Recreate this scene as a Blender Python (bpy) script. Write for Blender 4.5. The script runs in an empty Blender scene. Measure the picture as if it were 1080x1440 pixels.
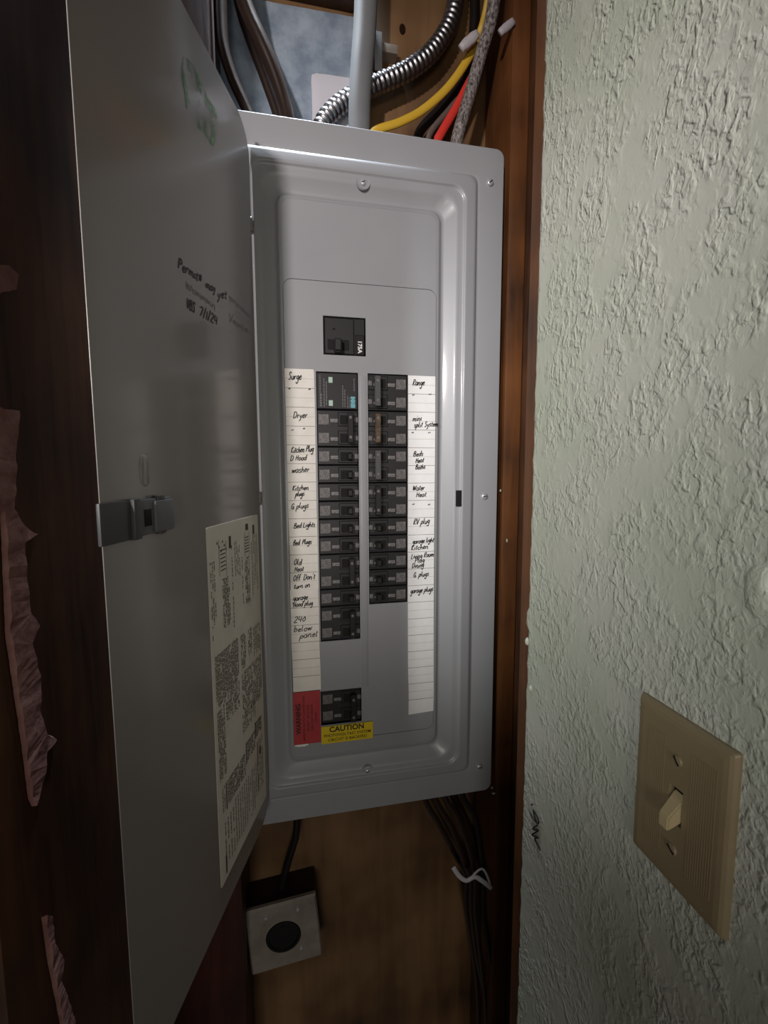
import bpy, bmesh, math, random
from mathutils import Vector, Matrix, noise

random.seed(7)
S = bpy.context.scene
COL = S.collection

# ------------------------------------------------------------------ camera
F_PX = 615.36
CX, CY, CZ = -0.09525, -0.61728, -0.13411
YAW, PITCH, ROLL = -0.19915, -0.09581, 0.0036
R = (Matrix.Rotation(YAW, 3, 'Z') @ Matrix.Rotation(PITCH, 3, 'X') @ Matrix.Rotation(ROLL, 3, 'Y'))
CAM_POS = Vector((CX, CY, CZ))
cam_data = bpy.data.cameras.new('camera')
cam_data.sensor_fit = 'HORIZONTAL'
cam_data.sensor_width = 36.0
cam_data.lens = F_PX / 1080.0 * 36.0
cam_data.clip_start = 0.01
cam = bpy.data.objects.new('camera', cam_data)
COL.objects.link(cam)
M = R.to_4x4() @ Matrix.Rotation(math.pi / 2, 4, 'X')
M.translation = CAM_POS
cam.matrix_world = M
S.camera = cam

# ------------------------------------------------------------------ world, lights, exposure
w = bpy.data.worlds.new('dim_room')
S.world = w
w.use_nodes = True
bgn = w.node_tree.nodes['Background']
bgn.inputs['Color'].default_value = (1.0, 0.95, 0.90, 1)
bgn.inputs['Strength'].default_value = 0.032

def area(name, loc, target, size, power, color, spread=180):
    d = bpy.data.lights.new(name, 'AREA')
    d.shape = 'DISK'
    d.size = size
    d.energy = power
    d.color = color
    d.spread = math.radians(spread)
    o = bpy.data.objects.new(name, d)
    COL.objects.link(o)
    o.location = loc
    o.rotation_euler = (Vector(target) - Vector(loc)).to_track_quat('-Z', 'Y').to_euler()
    return o

def spot(name, loc, target, cone, radius, power, color, blend=1.0):
    d = bpy.data.lights.new(name, 'SPOT')
    d.spot_size = math.radians(cone)
    d.spot_blend = blend
    d.shadow_soft_size = radius
    d.energy = power
    d.color = color
    o = bpy.data.objects.new(name, d)
    COL.objects.link(o)
    o.location = loc
    o.rotation_euler = (Vector(target) - Vector(loc)).to_track_quat('-Z', 'Y').to_euler()
    return o

spot('spot_lamp_side', (-1.75, -1.80, 0.40), (0.143, -0.12, -0.12), 20, 0.07, 128.0, (0.97, 1.0, 0.97))
spot('spot_lamp_room', (-0.98, -2.05, 0.45), (-0.05, 0.0, 0.15), 31, 0.06, 150.0, (1.0, 0.92, 0.91))
area('low_front_fill', (-0.40, -2.30, -0.35), (0.0, 0.0, -0.75), 0.60, 7.0, (1.0, 0.94, 0.86))  # added fill, no real window: lifts the plywood, outlet and lower panel
area('attic_lamp', (-0.10, 0.045, 0.95), (-0.12, 0.088, 0.40), 0.06, 2.2, (0.80, 0.90, 1.0), 45)

S.view_settings.view_transform = 'Standard'
S.view_settings.look = 'None'
S.view_settings.gamma = 1.0
S.view_settings.use_curve_mapping = False
S.view_settings.exposure = 0.0

# ------------------------------------------------------------------ helpers
def lin(r, g, b):
    def f(c):
        c /= 255.0
        return c / 12.92 if c <= 0.04045 else ((c + 0.055) / 1.055) ** 2.4
    return (f(r), f(g), f(b), 1.0)

def at(u, v, ax=1, val=0.0):
    d = R @ Vector(((u - 540) / F_PX, 1.0, (720 - v) / F_PX))
    t = (val - CAM_POS[ax]) / d[ax]
    return CAM_POS + d * t

MATS = {}
def mat(name, color, rough=0.5, metal=0.0, coat=0.0, spec=0.5, vary=None, vscale=40.0, stretch=(1, 1, 1),
        bump=0.0, bscale=200.0, detail=4.0):
    m = bpy.data.materials.new(name)
    m.use_nodes = True
    nt = m.node_tree
    b = nt.nodes['Principled BSDF']
    b.inputs['Base Color'].default_value = color
    b.inputs['Roughness'].default_value = rough
    b.inputs['Metallic'].default_value = metal
    b.inputs['Coat Weight'].default_value = coat
    b.inputs['Coat Roughness'].default_value = 0.12
    b.inputs['Specular IOR Level'].default_value = spec
    tc = nt.nodes.new('ShaderNodeTexCoord')
    mp = nt.nodes.new('ShaderNodeMapping')
    mp.inputs['Scale'].default_value = stretch
    nt.links.new(tc.outputs['Object'], mp.inputs['Vector'])
    if vary is not None:
        n = nt.nodes.new('ShaderNodeTexNoise')
        n.inputs['Scale'].default_value = vscale
        n.inputs['Detail'].default_value = detail
        n.inputs['Roughness'].default_value = 0.6
        nt.links.new(mp.outputs['Vector'], n.inputs['Vector'])
        r = nt.nodes.new('ShaderNodeValToRGB')
        r.color_ramp.elements[0].position = 0.35
        r.color_ramp.elements[0].color = color
        r.color_ramp.elements[1].position = 0.68
        r.color_ramp.elements[1].color = vary
        nt.links.new(n.outputs['Fac'], r.inputs['Fac'])
        nt.links.new(r.outputs['Color'], b.inputs['Base Color'])
    if bump > 0:
        n2 = nt.nodes.new('ShaderNodeTexNoise')
        n2.inputs['Scale'].default_value = bscale
        n2.inputs['Detail'].default_value = 3.0
        nt.links.new(mp.outputs['Vector'], n2.inputs['Vector'])
        bp = nt.nodes.new('ShaderNodeBump')
        bp.inputs['Strength'].default_value = bump
        bp.inputs['Distance'].default_value = 0.001
        nt.links.new(n2.outputs['Fac'], bp.inputs['Height'])
        nt.links.new(bp.outputs['Normal'], b.inputs['Normal'])
    MATS[name] = m
    return m

def wood(name, dark, mid, light, rough=0.55, scale=14.0, along='Z', grain=0.42, lo=0.34, hi=0.70):
    m = bpy.data.materials.new(name)
    m.use_nodes = True
    nt = m.node_tree
    b = nt.nodes['Principled BSDF']
    b.inputs['Roughness'].default_value = rough
    tc = nt.nodes.new('ShaderNodeTexCoord')
    mp = nt.nodes.new('ShaderNodeMapping')
    mp.inputs['Scale'].default_value = (1, 1, 0.09) if along == 'Z' else (0.09, 1, 1)
    nt.links.new(tc.outputs['Object'], mp.inputs['Vector'])
    n1 = nt.nodes.new('ShaderNodeTexNoise')
    n1.inputs['Scale'].default_value = scale * 5
    n1.inputs['Detail'].default_value = 6
    n1.inputs['Distortion'].default_value = 0.6
    nt.links.new(mp.outputs['Vector'], n1.inputs['Vector'])
    n2 = nt.nodes.new('ShaderNodeTexNoise')
    n2.inputs['Scale'].default_value = scale * 0.6
    n2.inputs['Detail'].default_value = 3
    nt.links.new(tc.outputs['Object'], n2.inputs['Vector'])
    mx = nt.nodes.new('ShaderNodeMath')
    mx.operation = 'MULTIPLY_ADD'
    mx.inputs[1].default_value = grain
    nt.links.new(n1.outputs['Fac'], mx.inputs[0])
    m3 = nt.nodes.new('ShaderNodeMath')
    m3.operation = 'MULTIPLY'
    m3.inputs[1].default_value = 1.05 - grain
    nt.links.new(n2.outputs['Fac'], m3.inputs[0])
    nt.links.new(m3.outputs[0], mx.inputs[2])
    r = nt.nodes.new('ShaderNodeValToRGB')
    e = r.color_ramp.elements
    e[0].position = lo; e[0].color = dark
    e[1].position = hi; e[1].color = light
    k = e.new((lo + hi) / 2); k.color = mid
    nt.links.new(mx.outputs[0], r.inputs['Fac'])
    nt.links.new(r.outputs['Color'], b.inputs['Base Color'])
    bp = nt.nodes.new('ShaderNodeBump')
    bp.inputs['Strength'].default_value = 0.35
    bp.inputs['Distance'].default_value = 0.001
    nt.links.new(n1.outputs['Fac'], bp.inputs['Height'])
    nt.links.new(bp.outputs['Normal'], b.inputs['Normal'])
    MATS[name] = m
    return m

def plaster():
    m = bpy.data.materials.new('green_plaster')
    m.use_nodes = True
    nt = m.node_tree
    L = nt.links
    b = nt.nodes['Principled BSDF']
    b.inputs['Roughness'].default_value = 0.42
    tc = nt.nodes.new('ShaderNodeTexCoord')
    def nz(scale, detail=3.0, dist=0.0, rough=0.5, stretch=(1, 1, 1)):
        mp = nt.nodes.new('ShaderNodeMapping')
        mp.inputs['Scale'].default_value = stretch
        L.new(tc.outputs['Object'], mp.inputs['Vector'])
        n = nt.nodes.new('ShaderNodeTexNoise')
        n.inputs['Scale'].default_value = scale
        n.inputs['Detail'].default_value = detail
        n.inputs['Distortion'].default_value = dist
        n.inputs['Roughness'].default_value = rough
        L.new(mp.outputs['Vector'], n.inputs['Vector'])
        return n.outputs['Fac']
    def ramp(s, a, c):
        r = nt.nodes.new('ShaderNodeMapRange')
        r.interpolation_type = 'SMOOTHSTEP'
        r.inputs['From Min'].default_value = a
        r.inputs['From Max'].default_value = c
        L.new(s, r.inputs['Value'])
        return r.outputs['Result']
    def mth(op, a, c):
        q = nt.nodes.new('ShaderNodeMath')
        q.operation = op
        for i, x in enumerate((a, c)):
            if isinstance(x, (int, float)): q.inputs[i].default_value = x
            else: L.new(x, q.inputs[i])
        return q.outputs[0]
    blobs = ramp(nz(150, 1.5, 0.5, 0.45, (1, 1, 0.75)), 0.44, 0.66)
    small = ramp(nz(300, 1.5, 0.4, 0.5, (1, 1, 0.7)), 0.44, 0.68)
    mask = ramp(nz(26, 2.0, 0.5), 0.34, 0.58)
    big = nz(9, 2.0)
    h = mth('ADD', mth('MULTIPLY', blobs, mth('ADD', mth('MULTIPLY', mask, 0.85), 0.12)),
            mth('MULTIPLY', mth('MULTIPLY', small, mask), 0.45))
    h = mth('ADD', h, mth('MULTIPLY', nz(700, 2.0), 0.10))
    h = mth('ADD', h, mth('MULTIPLY', big, 0.8))
    bp = nt.nodes.new('ShaderNodeBump')
    bp.inputs['Strength'].default_value = 0.85
    bp.inputs['Distance'].default_value = 0.0011
    L.new(h, bp.inputs['Height'])
    L.new(bp.outputs['Normal'], b.inputs['Normal'])
    r = nt.nodes.new('ShaderNodeValToRGB')
    e = r.color_ramp.elements
    e[0].position = 0.38; e[0].color = lin(178, 183, 166)
    e[1].position = 0.62; e[1].color = lin(190, 190, 179)
    L.new(nz(7, 3.0), r.inputs['Fac'])
    # dark grime flecks near the broken edge
    sep = nt.nodes.new('ShaderNodeSeparateXYZ')
    L.new(tc.outputs['Object'], sep.inputs[0])
    near = ramp(sep.outputs['Y'], -0.285, -0.20)
    high = ramp(sep.outputs['Z'], -0.10, 0.10)
    fl = ramp(nz(260, 3.0, 1.0, 0.6, (1, 1, 0.5)), 0.62, 0.70)
    fac = mth('MULTIPLY', mth('MULTIPLY', fl, near), high)
    mix = nt.nodes.new('ShaderNodeMix')
    mix.data_type = 'RGBA'
    mix.inputs['B'].default_value = lin(70, 70, 66)
    L.new(mth('MULTIPLY', fac, 0.9), mix.inputs['Factor'])
    L.new(r.outputs['Color'], mix.inputs['A'])
    L.new(mix.outputs['Result'], b.inputs['Base Color'])
    MATS['green_plaster'] = m
    return m

ENAMEL = mat('grey_enamel', lin(150, 151, 155), 0.40, coat=0.22, vary=lin(155, 156, 158), vscale=6, bump=0.05, bscale=500)
DOORM = mat('door_enamel', lin(134, 129, 125), 0.26, coat=0.4, vary=lin(138, 132, 127), vscale=5)
STEELBOX = mat('box_steel', lin(110, 112, 114), 0.5, 0.4)
BLACK = mat('breaker_black', lin(31, 30, 31), 0.42, bump=0.08, bscale=700)
HANDLE = mat('handle_black', lin(26, 25, 26), 0.35)
RECESS = mat('slot_black', lin(6, 6, 6), 0.8)
PRINTG = mat('breaker_print', lin(58, 57, 57), 0.5, vary=lin(140, 136, 134), vscale=900, stretch=(1, 1, 1.4), detail=2)
PRINTW = mat('breaker_rating', lin(74, 72, 72), 0.5, vary=lin(150, 146, 144), vscale=700, detail=2)
BRONZE = mat('handle_tie_bronze', lin(120, 100, 80), 0.35, 0.5, vary=lin(70, 60, 52), vscale=220)
TIEGREY = mat('handle_tie_grey', lin(82, 82, 84), 0.35)
LEDW = mat('indicator_pale_green', lin(176, 200, 186), 0.4)
TEAL = mat('teal_print', lin(112, 180, 190), 0.5)
WHITEINK = mat('white_ink', lin(232, 230, 228), 0.5)
GREYINK = mat('grey_ink', lin(104, 102, 102), 0.5)
PAPER = mat('label_paper', lin(228, 224, 214), 0.7, vary=lin(236, 232, 224), vscale=60)
PAPERW = mat('label_paper_white', lin(234, 233, 232), 0.7, vary=lin(240, 240, 238), vscale=60)
RULE = mat('ruled_line', lin(120, 118, 112), 0.7)
RULEF = mat('ruled_line_faint', lin(188, 184, 176), 0.7)
INK = mat('pen_ink', lin(22, 20, 22), 0.5)
MARKER = mat('marker_ink', lin(36, 34, 34), 0.5)
FAINTG = mat('faint_grey_stroke', lin(116, 114, 114), 0.4)  # low-contrast grey for the wavy door strokes
STICKER = mat('rating_label_paper', lin(216, 208, 192), 0.6, vary=lin(224, 216, 202), vscale=30)
FINE = mat('fine_print', lin(104, 101, 92), 0.6)
FINED = mat('fine_print_dark', lin(60, 56, 50), 0.6)
FINER = mat('fine_print_red', lin(110, 70, 62), 0.6)
REDST = mat('red_vinyl', lin(184, 62, 66), 0.45, vary=lin(170, 50, 56), vscale=40)
REDINK = mat('dark_red_ink', lin(62, 14, 18), 0.5)
YELST = mat('yellow_vinyl', lin(226, 196, 26), 0.45)
ZINC = mat('zinc_screw', lin(196, 198, 202), 0.35, 0.45)
GALV = mat('galvanized_sheet', lin(132, 146, 162), 0.45, 0.25, vary=lin(176, 188, 200), vscale=28, bump=0.3, bscale=60)
FLEX = mat('flex_steel', lin(140, 138, 140), 0.34, 1.0)
PVC = mat('grey_pvc', lin(112, 114, 116), 0.5, vary=lin(120, 121, 122), vscale=12)
YELC = mat('yellow_jacket', lin(206, 166, 52), 0.45)
REDC = mat('red_jacket', lin(206, 56, 46), 0.45)
BLKC = mat('black_jacket', lin(26, 22, 21), 0.4)
BRNC = mat('brown_jacket', lin(46, 34, 28), 0.28, coat=0.3)
GRYC = mat('taupe_jacket', lin(92, 78, 72), 0.5)
BRAID = mat('cloth_braid', lin(44, 38, 36), 0.6, vary=lin(160, 150, 146), vscale=330, stretch=(1, 1, 0.6), bump=0.8, bscale=380)
WHITEP = mat('white_plastic', lin(206, 204, 210), 0.25, coat=0.4, bump=0.4, bscale=45)
CLIP = mat('clip_white', lin(184, 178, 180), 0.5)
TIE = mat('tie_white', lin(200, 198, 204), 0.4)
PLATEM = mat('cover_plate_steel', lin(180, 170, 160), 0.42, 0.5, vary=lin(150, 140, 128), vscale=24)
BOXDARK = mat('dark_brown_metal', lin(46, 28, 22), 0.6, 0.2, vary=lin(34, 18, 14), vscale=30)  # mottled dark brown of the outlet box
SOCK = mat('socket_black', lin(14, 13, 13), 0.45)
IVORY = mat('aged_ivory', lin(132, 116, 88), 0.38, vary=lin(140, 124, 96), vscale=18)
TOGG = mat('toggle_ivory', lin(184, 166, 128), 0.35)
PINK = mat('torn_pink_paper', lin(140, 96, 90), 0.85, vary=lin(170, 126, 118), vscale=60, bump=0.9, bscale=160)
GREENP = mat('green_mark', lin(70, 128, 66), 0.3, vary=lin(110, 150, 96), vscale=160)
CAULK = mat('paint_drip', lin(178, 184, 168), 0.5)
WST = wood('stained_stud', lin(54, 31, 14), lin(98, 58, 26), lin(120, 74, 36), grain=0.35)
WRED = wood('dark_red_wood', lin(34, 12, 8), lin(56, 22, 14), lin(72, 32, 20))
WPLY = wood('sheathing_ply', lin(56, 38, 24), lin(104, 75, 46), lin(132, 100, 66), scale=9, grain=0.22, lo=0.36, hi=0.66)
WDK = wood('dark_brown_wood', lin(38, 21, 11), lin(72, 43, 23), lin(96, 60, 34))
GREEN = plaster()
KNOT = mat('knot_brown', lin(40, 22, 13), 0.95, spec=0.1)
nt = GREENP.node_tree
_n = nt.nodes.new('ShaderNodeTexNoise'); _n.inputs['Scale'].default_value = 90; _n.inputs['Detail'].default_value = 4
_tc = nt.nodes.new('ShaderNodeTexCoord'); _mp = nt.nodes.new('ShaderNodeMapping'); _mp.inputs['Scale'].default_value = (1, 1, 0.5)
_mp.inputs['Rotation'].default_value = (0.6, 0, 0)
nt.links.new(_tc.outputs['Object'], _mp.inputs['Vector']); nt.links.new(_mp.outputs['Vector'], _n.inputs['Vector'])
_r = nt.nodes.new('ShaderNodeMapRange'); _r.inputs['From Min'].default_value = 0.45; _r.inputs['From Max'].default_value = 0.62
nt.links.new(_n.outputs['Fac'], _r.inputs['Value']); nt.links.new(_r.outputs['Result'], nt.nodes['Principled BSDF'].inputs['Alpha'])

def base_of(vs):
    xs = [v[0] for v in vs]; ys = [v[1] for v in vs]; zs = [v[2] for v in vs]
    return Vector(((min(xs) + max(xs)) / 2, (min(ys) + max(ys)) / 2, min(zs)))

WPOS = {}
def link(name, me, parent, wpos, m):
    o = bpy.data.objects.new(name, me)
    COL.objects.link(o)
    if m is not None and len(me.materials) == 0:
        me.materials.append(m)
    pp = Vector((0, 0, 0))
    if parent is not None:
        o.parent = parent
        pp = WPOS[parent.name]
    o.location = wpos - pp
    WPOS[o.name] = wpos.copy()
    return o

def make(name, vs, fs, m, parent=None, smooth=False, origin=None):
    """one mesh object from world-space vertices"""
    vs = [Vector(v) for v in vs]
    og = Vector(origin) if origin is not None else base_of(vs)
    me = bpy.data.meshes.new(name)
    me.from_pydata([tuple(v - og) for v in vs], [], fs)
    me.validate()
    bm = bmesh.new(); bm.from_mesh(me)
    bmesh.ops.recalc_face_normals(bm, faces=bm.faces)
    bm.to_mesh(me); bm.free()
    if smooth:
        for p in me.polygons: p.use_smooth = True
    return link(name, me, parent, og, m)

def thing(name, label, cat, loc, group=None):
    o = bpy.data.objects.new(name, None)
    o.empty_display_size = 0.02
    COL.objects.link(o)
    o.location = loc
    WPOS[o.name] = Vector(loc)
    return tag(o, label, cat, group)

def tag(o, label, cat=None, group=None):
    if label: o['label'] = label
    if cat: o['category'] = cat
    if group: o['group'] = group
    return o

def struct(o, label=None):
    o['kind'] = 'structure'
    if label: o['label'] = label
    return o

def box_vf(x0, x1, y0, y1, z0, z1):
    v = [(x, y, z) for x in (x0, x1) for y in (y0, y1) for z in (z0, z1)]
    f = [(0, 1, 3, 2), (4, 6, 7, 5), (0, 4, 5, 1), (2, 3, 7, 6), (0, 2, 6, 4), (1, 5, 7, 3)]
    return v, f

def box(name, x0, x1, y0, y1, z0, z1, m, parent=None, bevel=0.0, seg=2, xf=None):
    v, f = box_vf(x0, x1, y0, y1, z0, z1)
    bm = bmesh.new()
    bv = [bm.verts.new(p) for p in v]
    for q in f: bm.faces.new([bv[i] for i in q])
    bmesh.ops.recalc_face_normals(bm, faces=bm.faces)
    if bevel > 0:
        bmesh.ops.bevel(bm, geom=list(bm.edges), offset=bevel, segments=seg, affect='EDGES', profile=0.6)
    if xf is not None:
        for q in bm.verts: q.co = Vector(xf(q.co))
    og = base_of([q.co for q in bm.verts])
    for q in bm.verts: q.co -= og
    me = bpy.data.meshes.new(name)
    bm.to_mesh(me); bm.free()
    if bevel > 0:
        for p in me.polygons: p.use_smooth = True
        sharp_auto(me)
    return link(name, me, parent, og, m)

def sharp_auto(me, ang=50):
    try:
        me.set_sharp_from_angle(angle=math.radians(ang))
    except Exception:
        pass

def spline(pts, n=8):
    pts = [Vector(p) for p in pts]
    if len(pts) < 3: 
        return [pts[0].lerp(pts[-1], i / n) for i in range(n + 1)]
    out = []
    ext = [pts[0] * 2 - pts[1]] + pts + [pts[-1] * 2 - pts[-2]]
    for i in range(1, len(ext) - 2):
        p0, p1, p2, p3 = ext[i - 1:i + 3]
        for k in range(n):
            t = k / n
            out.append(0.5 * ((2 * p1) + (p2 - p0) * t + (2 * p0 - 5 * p1 + 4 * p2 - p3) * t * t + (3 * p1 - p0 - 3 * p2 + p3) * t ** 3))
    out.append(pts[-1])
    return out

def tube_vf(path, rad, segs=10, flat=1.0, flat_axis=Vector((0, 1, 0))):
    n = len(path)
    vs, fs = [], []
    for i, p in enumerate(path):
        d = (path[min(i + 1, n - 1)] - path[max(i - 1, 0)]).normalized()
        a = flat_axis - d * d.dot(flat_axis)
        if a.length < 1e-4:
            a = Vector((1, 0, 0)) - d * d.x
        a.normalize()
        b = d.cross(a)
        r = rad(i / (n - 1), i) if callable(rad) else rad
        for k in range(segs):
            t = 2 * math.pi * k / segs
            vs.append(p + a * (math.cos(t) * r * flat) + b * (math.sin(t) * r))
    for i in range(n - 1):
        for k in range(segs):
            k2 = (k + 1) % segs
            fs.append((i * segs + k, i * segs + k2, (i + 1) * segs + k2, (i + 1) * segs + k))
    fs.append(tuple(range(segs)))
    fs.append(tuple((n - 1) * segs + k for k in range(segs)))
    return vs, fs

def tube(name, pts, rad, m, parent=None, segs=10, n=8, flat=1.0, flat_axis=Vector((0, 1, 0))):
    path = spline(pts, n)
    vs, fs = tube_vf(path, rad, segs, flat, flat_axis)
    return make(name, vs, fs, m, parent, smooth=True)

def lathe(name, prof, centre, axis, m, parent=None, segs=20, smooth=True):
    """prof: list of (radius, height along axis)"""
    axis = Vector(axis).normalized()
    a = axis.orthogonal().normalized(); b = axis.cross(a)
    c = Vector(centre)
    vs, fs = [], []
    for r, h in prof:
        for k in range(segs):
            t = 2 * math.pi * k / segs
            vs.append(c + axis * h + a * (math.cos(t) * r) + b * (math.sin(t) * r))
    for i in range(len(prof) - 1):
        for k in range(segs):
            k2 = (k + 1) % segs
            fs.append((i * segs + k, i * segs + k2, (i + 1) * segs + k2, (i + 1) * segs + k))
    fs.append(tuple(range(segs)))
    fs.append(tuple((len(prof) - 1) * segs + k for k in range(segs)))
    o = make(name, vs, fs, m, parent, smooth=smooth)
    sharp_auto(o.data, 40)
    return o

def rrect(x0, x1, z0, z1, r, n=8):
    """rounded rectangle, counter-clockwise list of (x,z)"""
    out = []
    for cx, cz, a0 in ((x1 - r, z1 - r, 0), (x0 + r, z1 - r, 90), (x0 + r, z0 + r, 180), (x1 - r, z0 + r, 270)):
        for k in range(n + 1):
            t = math.radians(a0 + 90 * k / n)
            out.append((cx + r * math.cos(t), cz + r * math.sin(t)))
    return out

def holed_plate(name, outer, holes, y0, y1, m, parent):
    """flat plate (x,z outline with holes), front at y0, back at y1"""
    bm = bmesh.new()
    edges = []
    for lp in [outer] + holes:
        vv = [bm.verts.new((x, y0, z)) for x, z in lp]
        for i in range(len(vv)):
            edges.append(bm.edges.new((vv[i], vv[(i + 1) % len(vv)])))
    res = bmesh.ops.triangle_fill(bm, use_beauty=True, use_dissolve=False, edges=edges)
    faces = [g for g in res['geom'] if isinstance(g, bmesh.types.BMFace)]
    ext = bmesh.ops.extrude_face_region(bm, geom=faces)
    for g in ext['geom']:
        if isinstance(g, bmesh.types.BMVert): g.co.y = y1
    bmesh.ops.recalc_face_normals(bm, faces=bm.faces)
    og = base_of([q.co for q in bm.verts])
    for q in bm.verts: q.co -= og
    me = bpy.data.meshes.new(name)
    bm.to_mesh(me); bm.free()
    return link(name, me, parent, og, m)

# ---- lettering
def font_mesh(name, text, size, place, m, parent, bold=0.0, align='CENTER', squash=1.0):
    cu = bpy.data.curves.new('lettering', 'FONT')
    cu.body = text
    cu.size = size
    cu.align_x = align
    cu.align_y = 'CENTER'
    cu.offset = bold
    cu.resolution_u = 3
    tmp = bpy.data.objects.new('lettering', cu)
    COL.objects.link(tmp)
    dg = bpy.context.evaluated_depsgraph_get()
    dg.update()
    me0 = bpy.data.meshes.new_from_object(tmp.evaluated_get(dg))
    vs = [place(v.co.x * squash, v.co.y) for v in me0.vertices]
    fs = [tuple(p.vertices) for p in me0.polygons]
    bpy.data.objects.remove(tmp)
    bpy.data.curves.remove(cu)
    bpy.data.meshes.remove(me0)
    return make(name, vs, fs, m, parent)

# single-stroke handwriting alphabet: x-height 1, capitals 1.9, descender -0.9
G = {
 'a': (1.0, [[(.85, .8), (.5, 1), (.1, .7), (.1, .2), (.45, 0), (.8, .4), (.85, .9), (.85, .2), (1.0, 0)]]),
 'b': (.95, [[(.15, 1.9), (.12, .1), (.5, 0), (.85, .4), (.6, .9), (.15, .6)]]),
 'c': (.85, [[(.8, .8), (.45, 1), (.1, .5), (.4, 0), (.85, .2)]]),
 'd': (1.0, [[(.8, .7), (.4, .95), (.08, .4), (.4, 0), (.8, .4), (.9, 1.9), (.86, .3), (1, 0)]]),
 'e': (.85, [[(.1, .5), (.7, .6), (.5, 1), (.12, .6), (.3, 0), (.85, .2)]]),
 'f': (.7, [[(.75, 1.7), (.45, 1.9), (.3, 1.2), (.25, -.2)], [(.0, .9), (.65, 1.0)]]),
 'g': (.95, [[(.8, .8), (.45, 1), (.1, .6), (.4, .15), (.8, .6), (.82, .9), (.75, -.6), (.35, -.9), (.1, -.5)]]),
 'h': (.95, [[(.15, 1.9), (.1, 0)], [(.12, .5), (.45, .95), (.75, .7), (.8, 0)]]),
 'i': (.45, [[(.2, .95), (.2, .1), (.45, .1)], [(.22, 1.4), (.26, 1.5)]]),
 'k': (.9, [[(.15, 1.9), (.1, 0)], [(.75, .95), (.15, .45), (.85, 0)]]),
 'l': (.5, [[(.15, 1.9), (.12, .3), (.45, .05)]]),
 'm': (1.4, [[(.1, .95), (.1, 0)], [(.1, .6), (.4, .95), (.6, .6), (.6, 0)], [(.6, .6), (.95, .95), (1.15, .6), (1.2, 0), (1.4, .1)]]),
 'n': (1.0, [[(.1, .95), (.1, 0)], [(.1, .55), (.45, .95), (.75, .7), (.8, 0), (1, .1)]]),
 'o': (.9, [[(.5, 1), (.1, .6), (.3, 0), (.75, .2), (.75, .8), (.45, 1)]]),
 'p': (.95, [[(.2, 1), (.05, -.9)], [(.15, .6), (.55, 1), (.85, .6), (.5, .05), (.12, .25)]]),
 'r': (.7, [[(.1, .95), (.12, 0)], [(.12, .5), (.4, .9), (.7, .85)]]),
 's': (.75, [[(.7, .85), (.35, 1), (.15, .7), (.6, .35), (.45, 0), (.05, .1)]]),
 't': (.6, [[(.3, 1.6), (.25, .2), (.55, .05)], [(.0, 1.05), (.6, 1.1)]]),
 'u': (.95, [[(.1, .95), (.12, .2), (.45, 0), (.75, .4), (.8, .95), (.82, .1), (.95, .05)]]),
 'v': (.8, [[(.05, .95), (.35, 0), (.75, 1)]]),
 'w': (1.2, [[(.05, .95), (.3, 0), (.55, .8), (.8, 0), (1.15, 1)]]),
 'y': (.9, [[(.1, .95), (.3, .3), (.6, .35)], [(.8, .95), (.45, -.5), (.1, -.8)]]),
 'B': (1.1, [[(.15, 1.9), (.1, 0)], [(.1, 1.8), (.7, 1.8), (.75, 1.2), (.15, 1.0), (.9, .8), (.8, .1), (.1, 0)]]),
 'D': (1.2, [[(.15, 1.8), (.15, 0)], [(0, 1.8), (.8, 1.6), (1.05, .9), (.7, .1), (0, 0)]]),
 'G': (1.1, [[(.9, 1.5), (.5, 1.8), (.1, 1), (.35, .1), (.8, .2), (.9, .8), (.5, .75)], [(.9, .8), (.95, -.1)]]),
 'H': (1.1, [[(.15, 1.8), (.1, 0)], [(.9, 1.8), (.85, 0)], [(.1, .9), (.9, 1.0)]]),
 'K': (1.0, [[(.15, 1.8), (.12, 0)], [(.9, 1.8), (.15, .8), (.95, 0)]]),
 'L': (.9, [[(.2, 1.8), (.1, .1), (.9, .1)]]),
 'O': (1.1, [[(.55, 1.8), (.1, 1), (.4, 0), (.95, .5), (.85, 1.5), (.5, 1.8)]]),
 'P': (1.0, [[(.2, 1.8), (.1, 0)], [(.1, 1.7), (.7, 1.8), (.85, 1.2), (.15, .85)]]),
 'R': (1.1, [[(.2, 1.8), (.1, 0)], [(.1, 1.7), (.75, 1.8), (.8, 1.2), (.2, .9), (.95, 0)]]),
 'S': (1.0, [[(.9, 1.6), (.5, 1.9), (.2, 1.4), (.7, .8), (.6, .05), (.05, .2)]]),
 'V': (1.0, [[(.05, 1.8), (.4, 0), (.95, 1.8)]]),
 'W': (1.5, [[(.05, 1.6), (.35, 0), (.7, 1.3), (1.0, 0), (1.45, 1.6)]]),
 '0': (.9, [[(.5, 1.3), (.1, .7), (.4, 0), (.8, .5), (.6, 1.3), (.4, 1.2)]]),
 '1': (.4, [[(.25, 1.8), (.15, 0)]]),
 '2': (.95, [[(.1, 1.5), (.5, 1.8), (.8, 1.3), (.1, .1), (.9, .05)]]),
 '4': (1.0, [[(.3, 1.8), (.1, .8), (.9, .8)], [(.8, 1.7), (.7, 0)]]),
 '7': (.9, [[(.05, 1.7), (.8, 1.75), (.3, 0)]]),
 '/': (.6, [[(.6, 2.0), (.05, -.3)]]),
 '#': (1.1, [[(.4, 1.6), (.25, .2)], [(.8, 1.6), (.65, .2)], [(.1, 1.2), (1, 1.25)], [(.05, .6), (.95, .65)]]),
 '.': (.35, [[(.1, .05), (.18, .12)]]),
 "'": (.35, [[(.15, 1.9), (.1, 1.5)]]),
 '"': (.6, [[(.15, 1.2), (.05, .8)], [(.45, 1.2), (.35, .8)]]),
 ' ': (.6, []),
}
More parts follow.
